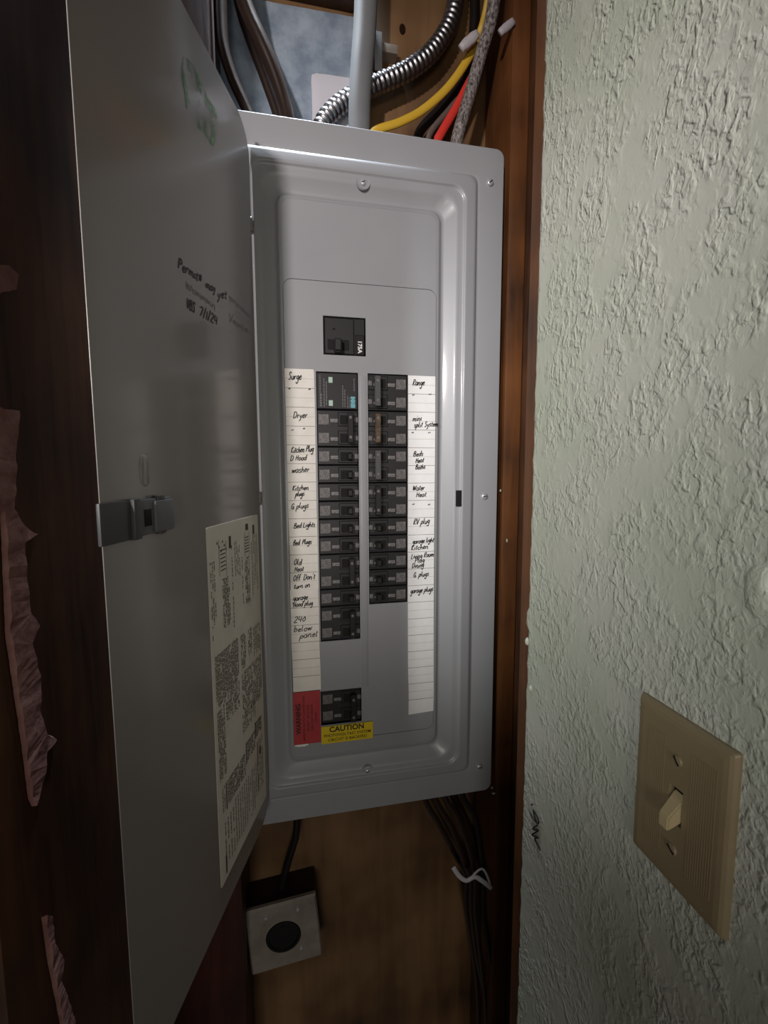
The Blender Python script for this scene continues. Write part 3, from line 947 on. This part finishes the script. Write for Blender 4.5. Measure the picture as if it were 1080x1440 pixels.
def breaker(side, row, poles, label, tie=None, labels=True, xr=None, ztop=None, name='circuit_breaker'):
    x0, x1 = xr if xr else ((-.0645, -.0068) if side < 0 else (.0068, .0645))
    z1 = (-row * IN) if ztop is None else ztop
    h = IN * poles
    z0 = z1 - h
    root = thing(name, label, 'circuit breaker', ((x0 + x1) / 2, .002, z0), 'circuit breakers in the panel')
    wd = x1 - x0
    def X(f):     # fraction from the outer side to the middle of the panel
        return (-wd / 2 + f * wd) if side < 0 else (wd / 2 - f * wd)
    def bx(nm, key, f0, f1, y0, y1, a, b, m, bev=.0005):
        xa, xb = sorted((X(f0), X(f1)))
        return cbox(nm, key + str(poles), xa, xb, y0, y1, a, b, m, root, bev)
    e = .0005
    bx('body', 'body', .006, .994, .0002, .058, e, h - e, BLACK, .0010)
    for p in range(poles):
        zb = IN * p
        bx('shoulder', 'sh', .50, .985, -.0016, .001, zb + .0030, zb + IN - .0030, BLACK, .0009)
        if labels:
            bx('print_patch', 'pp', .045, .285, -.0003, .0006, zb + .0052, zb + .0190, PRINTG, 0)
            bx('print_patch', 'pp2', .32, .52 if poles == 1 else .53, -.0004, .0006, zb + .0085, zb + .0130, PRINTW, 0)
            bx('rating_mark', 'rm', .90, .985, -.0021, -.0012, zb + .0090, zb + .0155, PRINTG, 0)
        bx('handle_slot', 'hs', .555, .845, -.0022, -.0010, zb + .0055, zb + .0180, RECESS, 0)
        bx('handle', 'ha', .705, .825, -.0118, -.0010, zb + .0072, zb + .0165, HANDLE, .0012)
        bx('handle_mark', 'hm', .835, .862, -.0024, -.0012, zb + .0090, zb + .0120, PRINTW, 0)
    if tie is not None:
        bx('handle_tie', 'ht', .715, .855, -.0136, -.0090, .0050, h - .0050, tie, .0008)
        for zz in (.0105, h - .0135):
            bx('tie_rivet', 'hr' + str(round(zz, 4)), .755, .815, -.0142, -.0130, zz, zz + .0038, PRINTW, .0004)
    return root

breaker(-1, 2, 2, "double-pole breaker with dark tie bar beside the word Dryer", HANDLE)
breaker(-1, 4, 1, "single-pole breaker beside the words Kitchen Plug and D Hood")
breaker(-1, 5, 1, "single-pole breaker beside the word washer")
breaker(-1, 6, 1, "single-pole breaker beside the words Kitchen plugs")
breaker(-1, 7, 1, "single-pole breaker beside the words G plugs on the cream strip")
breaker(-1, 8, 1, "single-pole breaker beside the words Bed Lights")
breaker(-1, 9, 1, "single-pole breaker beside the words Bed. Plugs")
breaker(-1, 10, 2, "double-pole breaker beside the words Old Heat Off", HANDLE)
breaker(-1, 12, 1, "single-pole breaker beside garage and plug on the cream strip")
breaker(-1, 13, 2, "double-pole breaker beside the words 240 below panel", HANDLE)
breaker(1, 0, 2, "double-pole breaker with grey tie bar beside the word Range", TIEGREY)
breaker(1, 2, 2, "double-pole breaker with bronze tie bar beside mini split System", BRONZE)
breaker(1, 4, 2, "double-pole breaker beside the words Beds Heat Baths", TIEGREY)
breaker(1, 6, 2, "double-pole breaker beside the words Water Heat", HANDLE)
breaker(1, 8, 1, "single-pole breaker beside the words RV plug")
breaker(1, 9, 1, "single-pole breaker beside the words garage light and Kitchen")
breaker(1, 10, 1, "single-pole breaker beside the words Living Room Plug Dining")
breaker(1, 11, 1, "single-pole breaker beside the words G. plugs on the white strip")
breaker(1, 12, 1, "single-pole breaker beside the words garage plugs, lowest of its column")
breaker(-1, 0, 2, "separate double-pole breaker above the yellow caution sticker", HANDLE, xr=(-.0657, -.0063), ztop=-.4566)

# surge protector module
sp = thing('surge_protector', 'black surge protector module with two pale green indicators', 'surge protector', (-.03565, .002, -2 * IN))
sx0, sx1 = -.0285, .0285
def sbx(nm, x0, x1, y0, y1, z0, z1, m, bev=.0005): return cbox(nm, nm, x0, x1, y0, y1, z0, z1, m, sp, bev)
sbx('body', sx0, sx1, -.0006, .058, .0006, 2 * IN - .0006, BLACK, .0012)
def sfx(f): return sx0 + f * (sx1 - sx0)
sbx('indicator_light', sfx(.29), sfx(.39), -.0014, .0, .0362, .0440, LEDW, .0003)
sbx('indicator_light', sfx(.29), sfx(.39), -.0014, .0, .0050, .0128, LEDW, .0003)
org = WPOS[sp.name]
def spv(x, z): return lambda a, b: Vector((org.x + x - b, org.y - .0009 - .0006, org.z + z + a))
random.seed(3)
vs, fs = [], []
for f, b0, b1 in ((.075, .004, .046), (.10, .004, .022), (.17, .004, .042), (.225, .006, .038), (.62, .004, .034), (.67, .004, .028), (.74, .003, .020), (.79, .003, .018), (.90, .026, .044)):
    z = b0
    while z < b1:
        ln = random.uniform(.0015, .004)
        x = org.x + sfx(f); zz = org.z + z
        o = len(vs)
        vs += [(x, org.y - .0009, zz), (x + .0013, org.y - .0009, zz), (x + .0013, org.y - .0009, min(zz + ln, org.z + b1)), (x, org.y - .0009, min(zz + ln, org.z + b1))]
        fs.append((o, o + 1, o + 2, o + 3))
        z += ln + .0008
make('fine_print', vs, fs, GREYINK, sp)['kind'] = 'stuff'
font_mesh('lettering', 'SIEMENS', .0074, lambda a, b: Vector((org.x + sfx(.885) - b, org.y - .0010, org.z + .0108 + a * .55)), TEAL, sp, .0006)
# main breaker
mb = thing('main_breaker', 'black main breaker with white 175A lettering above the columns', 'circuit breaker', (-.02475, .002, .0230), 'circuit breakers in the panel')
mw, mh = .0570, .0504
def mbx(nm, f0, f1, y0, y1, g0, g1, m, bev=.0006): return cbox(nm, nm, -mw / 2 + f0 * mw, -mw / 2 + f1 * mw, y0, y1, g0 * mh, g1 * mh, m, mb, bev)
mbx('body', 0, 1, .0002, .06, 0, 1, BLACK, .0012)
mbx('faceplate', .02, .725, -.0022, .001, .02, .97, BLACK, .0010)
mbx('side_plate', .75, .98, -.0016, .001, .02, .56, HANDLE, .0008)
mbx('handle_slot', .09, .60, -.0028, -.0012, .13, .40, RECESS, .0003)
mbx('handle', .225, .41, -.0150, -.0012, .04, .38, BLACK, .0020)
mbx('test_pin', .21, .27, -.0030, -.0012, .655, .70, RECESS, .0003)
om = WPOS[mb.name]
font_mesh('lettering', '175A', .0078, lambda a, b: Vector((om.x - mw / 2 + .865 * mw + b, om.y - .0019, om.z + .24 * mh - a)), WHITEINK, mb, .0003)

# ================================================================== ABOVE THE PANEL
def P(l, y): return [at(u, v, 1, y) if not isinstance(y, (list, tuple)) else None for u, v in l]
def PY(l): return [at(u, v, 1, y) for u, v, y in l]
def rise_to(p, top=1.10):
    """carry the cable on, straight up the bay"""
    q = p[0].copy()
    k = 0
    while q.z < top:
        q = q + Vector((0, 0, min(.07, max(.02, (p[0] - p[1]).length))))
        p.insert(0, q.copy())
    return p
def PYc(l, lim):
    out = []
    for u, v, y in l:
        q = at(u, v, 1, y)
        if q.x > lim: q = at(u, v, 0, lim)
        out.append(q)
    return out
# galvanised sheet on the back of the bay, ragged top edge
a = at(309, 165, 1, .0925); b = at(520, 165, 1, .0925)
vs, fs = [], []
for i in range(41):
    t = i / 40
    u = 306 + (512 - 306) * t
    v = -4 + (u - 340) / (498 - 340) * 29
    top = at(u, v, 1, .0925)
    top.z += .0012 * noise.noise(Vector((t * 40, 0, 0))) + .0006 * noise.noise(Vector((t * 130, 2, 0)))
    for z in (.20, top.z):
        vs += [(top.x, .0922 - .0006 * (1 + noise.noise(Vector((t * 6, z * 7, 1)))), z), (top.x, .0940, z)]
for i in range(40):
    q = i * 4
    fs += [(q, q + 2, q + 6, q + 4), (q + 1, q + 5, q + 7, q + 3), (q + 2, q + 3, q + 7, q + 6), (q, q + 4, q + 5, q + 1)]
fs += [(0, 1, 3, 2), (160, 162, 163, 161)]
tag(make('metal_sheet', vs, fs, GALV), 'bluish galvanized metal sheet behind the cables above the panel', 'metal sheet')
# plastic wrapped white box
q0 = at(438, 100, 1, .0815); q1 = at(494, 98, 1, .0815)
vs, fs = [], []
NX, NZ = 9, 12
x0, x1, zt = q0.x, q1.x + .006, q0.z
for layer, y in ((0, .0815), (1, .0905)):
    for j in range(NZ + 1):
        for i in range(NX + 1):
            x = x0 + (x1 - x0) * i / NX
            z = .294 + (zt - .294) * j / NZ
            nz_ = noise.noise(Vector((x * 70, z * 55, layer * 3)))
            rim = 1 if i in (0, NX) or j == NZ else 0
            vs.append((x + .0008 * nz_, y + (.0022 * rim * (1 - layer)) + .0012 * nz_ * (1 - layer), z + .0015 * nz_ + (.002 * (i / NX) if j == NZ else 0) - (.003 if j == NZ and i == 0 else 0)))
m1 = (NX + 1) * (NZ + 1)
def gi(l, j, i): return l * m1 + j * (NX + 1) + i
for j in range(NZ):
    for i in range(NX):
        fs.append((gi(0, j, i), gi(0, j, i + 1), gi(0, j + 1, i + 1), gi(0, j + 1, i)))
        fs.append((gi(1, j, i), gi(1, j + 1, i), gi(1, j + 1, i + 1), gi(1, j, i + 1)))
for j in range(NZ):
    fs += [(gi(0, j, 0), gi(0, j + 1, 0), gi(1, j + 1, 0), gi(1, j, 0)), (gi(0, j, NX), gi(1, j, NX), gi(1, j + 1, NX), gi(0, j + 1, NX))]
for i in range(NX):
    fs += [(gi(0, NZ, i), gi(0, NZ, i + 1), gi(1, NZ, i + 1), gi(1, NZ, i)), (gi(0, 0, i), gi(1, 0, i), gi(1, 0, i + 1), gi(0, 0, i + 1))]
o = tag(make('junction_box', vs, fs, WHITEP, smooth=True), 'white plastic-wrapped box behind the grey conduit above the panel', 'box')
sharp_auto(o.data, 55)
# grey rigid conduit
pc = PY([(516, -120, .034), (515, -20, .034), (513, 40, .034), (509, 90, .034), (506, 140, .034), (505.5, 182, .034)])
pc.append(pc[-1] - Vector((0, 0, .035)))
rise_to(pc)
tag(tube('rigid_conduit', pc, lambda t, i: .0172 - .002 * t, PVC, None, 20, 6, flat=.8), 'smooth grey plastic conduit running straight up from the panel top', 'conduit')
# flexible steel conduit
pts = PY([(645, -60, .064), (641, 0, .064), (630, 38, .064), (606, 74, .064), (574, 99, .064), (540, 115, .064), (505, 131, .064), (474, 150, .064), (452, 178, .064)])
pts.append(pts[-1] + Vector((-.008, 0, -.04)))
rise_to(pts)
path = spline(pts, 60)
L = [0.0]
for i in range(1, len(path)): L.append(L[-1] + (path[i] - path[i - 1]).length)
vs, fs = tube_vf(path, lambda t, i: .0112 + .0018 * (0.5 + 0.5 * math.cos(2 * math.pi * L[i] / .0082)) ** .6, 18)
tag(make('flexible_conduit', vs, fs, FLEX, None, smooth=True), 'ribbed steel flexible conduit curving behind the grey conduit', 'conduit')
# bright strap holding the flexible conduit
st = thing('conduit_strap', 'shiny metal strap beside the grey conduit above the ribbed conduit', 'strap', at(534, 112, 1, .085))
a = at(527, 95, 1, .076); b = at(537, 46, 1, .076)
box('strap_leg', a.x, b.x, .0745, .0765, a.z - .004, b.z, ZINC, st, bevel=.0006)
sc_ = at(552, 76, 1, .085)
lathe('strap_screw', [(.0040, -.0090), (.0040, .001), (.0030, .0024), (.0004, .003)], sc_, (0, -1, 0), ZINC, st, 14)
box('strap_foot', a.x, sc_.x + .006, .0765, .0945, sc_.z - .006, sc_.z + .006, PLATEM, st, bevel=.0006)
# cables at the right of the conduit
def down(l, d=.03, lim=9.0):
    p = rise_to(PYc(l, lim)); p.append(p[-1] + (p[-1] - p[-2]).normalized() * .004 + Vector((0, 0, -d))); return p
tag(tube('yellow_cable', down([(697, -120, .046), (690, -30, .046), (684, 15, .046), (673, 52, .046), (655, 88, .044), (628, 125, .040), (594, 155, .034), (562, 172, .028), (528, 184, .024)], .012, .188), .0058, YELC, None, 12, 8, flat=.55),
    'yellow sheathed cable sweeping down to the panel top', 'cable')
tag(tube('black_cable', down([(664, -90, .080), (667, -10, .080), (666, 40, .078), (660, 85, .076), (646, 118, .073), (622, 150, .070), (590, 186, .068)], .03, .204), .0070, BLKC, None, 12, 8),
    'black cable running just below the yellow cable', 'cable')
tag(tube('brown_cable', down([(686, -60, .070), (681, 20, .066), (673, 75, .061), (658, 122, .059), (634, 152, .056), (604, 190, .054)], .03, .206), .0046, GRYC, None, 10, 8),
    'thin grey-brown cable between the black cable and the red cable', 'cable')
tag(tube('red_cable', down([(698, -60, .05), (693, 5, .05), (685, 50, .05), (674, 88, .049), (657, 122, .047), (641, 152, .044), (620, 188, .040), (615, 200, .040)], .03, .209), .0062, REDC, None, 12, 8, flat=.6),
    'red sheathed cable entering the panel beside the woven cable', 'cable')
tag(tube('braided_cable', down([(704, -120, .018), (697, -20, .018), (690, 30, .018), (676, 78, .018), (663, 125, .017), (652, 162, .016), (642, 200, .015)], .03, .186), .0088, BRAID, None, 14, 8),
    'grey woven cloth cable to the right of the red cable', 'cable')
# white clips
c = at(654, 62, 1, .040)
def lump(name, u0, v0, u1, v1, y, hw, th, m, label, cat):
    a = at(u0, v0, 1, y); b = at(u1, v1, 1, y)
    d = (b - a).normalized(); nrm = Vector((0, 1, 0)).cross(d).normalized()
    vs, fs = [], []
    K = 8
    for i in range(K + 1):
        t = i / K
        wv = hw * (.72 + .28 * math.sin(math.pi * t) + .15 * noise.noise(Vector((t * 5, u0, 0))))
        p = a.lerp(b, t)
        for s, yy in ((-1, .3), (-.8, -1), (.8, -1), (1, .3), (.9, 1), (-.9, 1)):
            vs.append(p + nrm * (s * wv) + Vector((0, yy * th, 0)))
    for i in range(K):
        for k in range(6):
            fs.append((i * 6 + k, i * 6 + (k + 1) % 6, i * 6 + 6 + (k + 1) % 6, i * 6 + 6 + k))
    fs += [tuple(range(6)), tuple(K * 6 + k for k in range(6))]
    return tag(make(name, vs, fs, m, smooth=True), label, cat)
lump('cable_clip', 648, 68, 671, 48, .030, .0072, .0035, CLIP, 'whitish clip wrapped around the yellow cable', 'clip')
lump('cable_clip', 703, 46, 722, 30, .002, .0060, .0025, CLIP, 'whitish clip on the stud right of the woven cable', 'clip')
# brown cables at the left of the bay
def bc(l, r, label):
    return tag(tube('brown_cable', down(l), r, BRNC, None, 14, 8), label, 'cable')
bc([(300, -120, .054), (309, -20, .054), (311, 30, .054), (315, 70, .054), (328, 112, .056), (346, 152, .058), (354, 172, .058)], lambda t, i: .0098 - .003 * t, 'dark brown cable running down beside the dark left stud')
bc([(322, -120, .028), (338, -20, .028), (349, 18, .028), (366, 56, .028), (384, 98, .03), (398, 140, .032), (405, 172, .032)], lambda t, i: .0118 - .0030 * t, 'thicker dark brown cable crossing the bluish metal sheet')
bc([(316, -120, .080), (330, -20, .080), (334, 0, .080), (342, 30, .080), (356, 70, .080), (372, 112, .080), (392, 172, .080)], lambda t, i: .0060, 'thin dark brown cable partly behind the thicker brown cable')

# ================================================================== BELOW THE PANEL
rc = thing('receptacle_outlet', 'square steel outlet plate with round black socket below the panel', 'outlet', at(400, 1375, 1, .06))
pc_ = at(399.5, 1314.5, 1, .040)
RO = math.radians(5.0)
def rp(a, b, y): return Vector((pc_.x + a * math.cos(RO) - b * math.sin(RO), y, pc_.z + a * math.sin(RO) + b * math.cos(RO)))
HS = .0565
# plate with hole and rolled edge
def ring(pts, y): return [rp(a, b, y) for a, b in pts]
NS = 32
sq, ci = [], []
for k in range(NS):
    t = 2 * math.pi * k / NS + math.pi / 4
    c, s = math.cos(t), math.sin(t)
    q = HS / max(abs(c), abs(s))
    sq.append((c * q, s * q)); ci.append((c * .0278 - .001, s * .0278 - .002))
vs = ring(sq, .0470) + ring(sq, .0420) + ring([(a * .955, b * .955) for a, b in sq], .0392) + ring(ci, .0386) + ring(ci, .0430)
fs = []
for r in range(4):
    for k in range(NS): fs.append((r * NS + k, r * NS + (k + 1) % NS, r * NS + NS + (k + 1) % NS, r * NS + NS + k))
make('cover_plate', vs, fs, PLATEM, rc)
cc = rp(-.001, -.002, .0405)
so = lathe('socket', [(.0276, -.03), (.0276, .0), (.0262, .0024), (.0235, .0026), (.0225, .0006), (.0050, .0002)], cc, (0, -1, 0), SOCK, rc, 28)
for ang in (90, 205, 335):
    t = math.radians(ang)
    b = rp(-.001 + .012 * math.cos(t), -.002 + .012 * math.sin(t), .0400)
    v, f = box_vf(b.x - .0012, b.x + .0012, b.y - .0006, b.y + .001, b.z - .0050, b.z + .0050)
    make('blade_slot', v, f, RECESS, so)
for a, b in ((-.024, .040), (.026, .040), (.024, -.030)):
    q = rp(a, b, .0388)
    lathe('plate_screw', [(.0035, -.002), (.0035, .0008), (.0026, .0019), (.0003, .0022)], q, (0, -1, 0), ZINC, rc, 12)
v = [rp(a, b, y) for a in (-HS * .97, HS * .97) for y in (.0472, .0945) for b in (-HS * .97, HS * .97)]
f = [(0, 1, 3, 2), (4, 6, 7, 5), (0, 4, 5, 1), (2, 3, 7, 6), (0, 2, 6, 4), (1, 5, 7, 3)]
make('outlet_box', v, f, BOXDARK, rc)
p = [at(418, 1140, 1, .07), at(417, 1165, 1, .07), at(412, 1190, 1, .07), at(404, 1215, 1, .07)]
p.append(rp(0, HS * .90, .07))
p[0] = Vector((p[1].x + .004, .07, ZZ0 - .001))
tag(tube('black_cable', p, .0060, BLKC, None, 10, 8), 'short dark cable between the panel bottom and the outlet box', 'cable')

# bundle of brown cables at lower right
def low(l, r, m, label, up=.05):
    p = PY(l)
    p.insert(0, Vector((p[0].x - .004, p[0].y, p[0].z + up)))
    return tag(tube('brown_cable', p, r, m, None, 10, 8, flat=.7), label, 'cable', 'cables leaving the panel bottom')
B = 'dark brown cable in the tied bundle below the panel'
LOW = [([(598, 1124), (618, 1160), (642, 1205), (655, 1232), (655, 1270), (664, 1330), (672, 1400), (674, 1500)], .046, .0048, BRNC, B),
       ([(612, 1122), (636, 1165), (652, 1210), (662, 1236), (663, 1280), (672, 1350), (690, 1430), (700, 1500)], .034, .0050, BRNC, B),
       ([(626, 1120), (644, 1150), (660, 1195), (668, 1232), (668, 1275), (674, 1330), (682, 1400), (688, 1500)], .022, .0044, BRNC, B),
       ([(636, 1118), (656, 1160), (670, 1205), (676, 1236), (675, 1290), (684, 1360), (704, 1440), (716, 1510)], .056, .0056, BRNC, B),
       ([(650, 1117), (668, 1150), (676, 1195), (680, 1236), (681, 1290), (693, 1370), (708, 1500)], .011, .0050, BLKC, 'black cable in the tied bundle below the panel')]
for l, y, r, m, lb_ in LOW: low([(u, v, y) for u, v in l], r, m, lb_)
# white tie around the bundle
tz = PY([(637, 1219, .004), (646, 1232, .003), (656, 1238, .002), (668, 1233, .002), (680, 1240, .003), (691, 1249, .006)])
v1, f1 = tube_vf(spline(tz, 6), .0042, 8, .5)
t2 = PY([(660, 1238, .002), (670, 1226, .001), (679, 1222, .002), (686, 1234, .004), (690, 1247, .006)])
v2, f2 = tube_vf(spline(t2, 6), .0022, 6, .6)
tie = tag(make('cable_tie', v1, f1, TIE, None, smooth=True), 'white strip tied around the cable bundle below the panel', 'tie')
make('tie_tail', v2, f2, TIE, tie, smooth=True)

# ================================================================== LIGHT SWITCH
sw = thing('light_switch', 'aged ivory toggle light switch plate on the green wall', 'light switch', (WX, -.3640 - .035, -.2906 - .1143))
sy0, sy1, sz1 = -.3640 - .0699, -.3640, -.2906
sz0 = sz1 - .1143
cyw, czw = (sy0 + sy1) / 2, (sz0 + sz1) / 2
# plate: stepped pillow profile with toggle opening
loops = []
for dd, x in ((0, .0002), (0, -.0020), (.0012, -.0040), (.0030, -.0052), (.0060, -.0057)):
    loops.append([(WX + x, y, z) for y, z in rrect(sy0 + dd, sy1 - dd, sz0 + dd, sz1 - dd, .0015, 3)])
nn2 = len(loops[0])
vs = [p for l in loops for p in l]
fs = []
for r in range(len(loops) - 1):
    for k in range(nn2): fs.append((r * nn2 + k, r * nn2 + (k + 1) % nn2, (r + 1) * nn2 + (k + 1) % nn2, (r + 1) * nn2 + k))
bm = bmesh.new()
bv = [bm.verts.new(p) for p in vs]
for q in fs: bm.faces.new([bv[i] for i in q])
hole = [(WX - .0057, y, z) for y, z in rect(cyw - .0052, cyw + .0052, czw - .0120, czw + .0120)]
hv = [bm.verts.new(p) for p in hole]
ee = [bm.edges.new((hv[i], hv[(i + 1) % 4])) for i in range(4)]
o4 = (len(loops) - 1) * nn2
ee += [bm.edges.get((bv[o4 + k], bv[o4 + (k + 1) % nn2])) for k in range(nn2)]
bmesh.ops.triangle_fill(bm, use_beauty=True, edges=ee)
hb = [bm.verts.new((WX - .0010, p[1], p[2])) for p in hole]
for i in range(4): bm.faces.new((hv[i], hv[(i + 1) % 4], hb[(i + 1) % 4], hb[i]))
bmesh.ops.recalc_face_normals(bm, faces=bm.faces)
og = WPOS[sw.name]
for q in bm.verts: q.co -= og
me = bpy.data.meshes.new('switch_plate'); bm.to_mesh(me); bm.free()
link('switch_plate', me, sw, og.copy(), IVORY)
# fine raised ribs on the plate face
vs, fs = [], []
for k in range(11):
    y = cyw - .0100 - k * .0016
    v, f = box_vf(WX - .0060, WX - .0056, y - .0003, y + .0003, sz0 + .018, sz1 - .016)
    o = len(vs); vs += v; fs += [tuple(i + o for i in q) for q in f]
for k in range(9):
    y = cyw + .0100 + k * .0016
    v, f = box_vf(WX - .0060, WX - .0056, y - .0003, y + .0003, sz0 + .018, sz1 - .016)
    o = len(vs); vs += v; fs += [tuple(i + o for i in q) for q in f]
make('plate_ribs', vs, fs, IVORY, sw)
box('toggle_well', WX - .0014, WX - .0008, cyw - .0055, cyw + .0055, czw - .0123, czw + .0123, RECESS, sw)
# toggle, pointing down
tv = []
for t, hy, hzz, dz in ((0, .0044, .0080, .0), (.5, .0041, .0062, -.0050), (1, .0036, .0044, -.0098)):
    x = WX - .0016 - .0125 * t
    tv += [(x, cyw - hy, czw + dz - hzz), (x, cyw + hy, czw + dz - hzz), (x, cyw + hy, czw + dz + hzz), (x, cyw - hy, czw + dz + hzz)]
tf = [(0, 1, 2, 3), (8, 11, 10, 9)] + [(r * 4 + k, r * 4 + (k + 1) % 4, r * 4 + 4 + (k + 1) % 4, r * 4 + 4 + k) for r in range(2) for k in range(4)]
bm = bmesh.new()
bv = [bm.verts.new(Vector(p) - og) for p in tv]
for q in tf: bm.faces.new([bv[i] for i in q])
bmesh.ops.recalc_face_normals(bm, faces=bm.faces)
bmesh.ops.bevel(bm, geom=list(bm.edges), offset=.0008, segments=2, affect='EDGES')
me = bpy.data.meshes.new('toggle'); bm.to_mesh(me); bm.free()
link('toggle', me, sw, og.copy(), TOGG)
for dz, an in ((.0302, .9), (-.0302, .6)):
    o = lathe('plate_screw', [(.0036, -.001), (.0036, .0004), (.0030, .0012), (.0004, .0016)], (WX - .0057, cyw, czw + dz), (-1, 0, 0), IVORY, sw, 14)
    c, s = math.cos(an), math.sin(an)
    v, f = box_vf(WX - .0074, WX - .0066, -.0030, .0030, -.0006, .0006)
    make('screw_slot', [(a[0], cyw + a[1] * c - a[2] * s, czw + dz + a[1] * s + a[2] * c) for a in v], f, HANDLE, o)

# ================================================================== TORN PINK PAPER ON THE LEFT POST
def torn(outline, label, yb=-.2898):
    n = len(outline)
    base = [at(u, v, 0, yb) for u, v in outline]
    # densify and roughen
    pts = []
    for i in range(n):
        a, b = base[i], base[(i + 1) % n]
        k = max(2, int((b - a).length / .004))
        for j in range(k):
            q = a.lerp(b, j / k)
            pts.append(q + Vector((0, .0007 * noise.noise(q * 300), .0009 * noise.noise(q * 260 + Vector((5, 0, 0))))))
    cen = sum(pts, Vector()) / len(pts)
    n = len(pts)
    fr = [p + Vector((.0030 + .0016 * noise.noise(p * 90), (cen.y - p.y) * .10, 0)) for p in pts]
    bm = bmesh.new()
    b0 = [bm.verts.new(p) for p in pts]; b1 = [bm.verts.new(p) for p in fr]
    for k in range(n): bm.faces.new((b0[k], b0[(k + 1) % n], b1[(k + 1) % n], b1[k]))
    ee = [bm.edges.get((b1[k], b1[(k + 1) % n])) for k in range(n)]
    bmesh.ops.triangle_fill(bm, use_beauty=True, edges=ee)
    bmesh.ops.recalc_face_normals(bm, faces=bm.faces)
    og = base_of([q.co for q in bm.verts])
    for q in bm.verts: q.co -= og
    me = bpy.data.meshes.new('torn_paper'); bm.to_mesh(me); bm.free()
    return tag(link('torn_paper', me, None, og, PINK), label, 'torn paper')
torn([(-40, 560), (0, 575), (23, 578), (20, 624), (14, 715), (29, 738), (49, 751), (29, 763), (34, 827), (39, 862), (52, 879), (47, 890), (40, 905), (55, 957), (52, 996), (62, 1030), (77, 1037), (64, 1056), (56, 1096), (44, 1134), (39, 1124), (29, 1042), (7, 892), (0, 720), (-30, 700)],
     'long pinkish torn paper strip on the brown post beside the panel door')
torn([(-30, 370), (8, 374), (22, 388), (18, 408), (-30, 415)], 'small pale torn scrap on the brown post above the long pink strip')
torn([(58, 1290), (68, 1292), (72, 1330), (86, 1350), (82, 1380), (98, 1420), (108, 1460), (88, 1460), (76, 1400), (66, 1350)], 'narrow pinkish torn scrap on the brown post below the long strip')
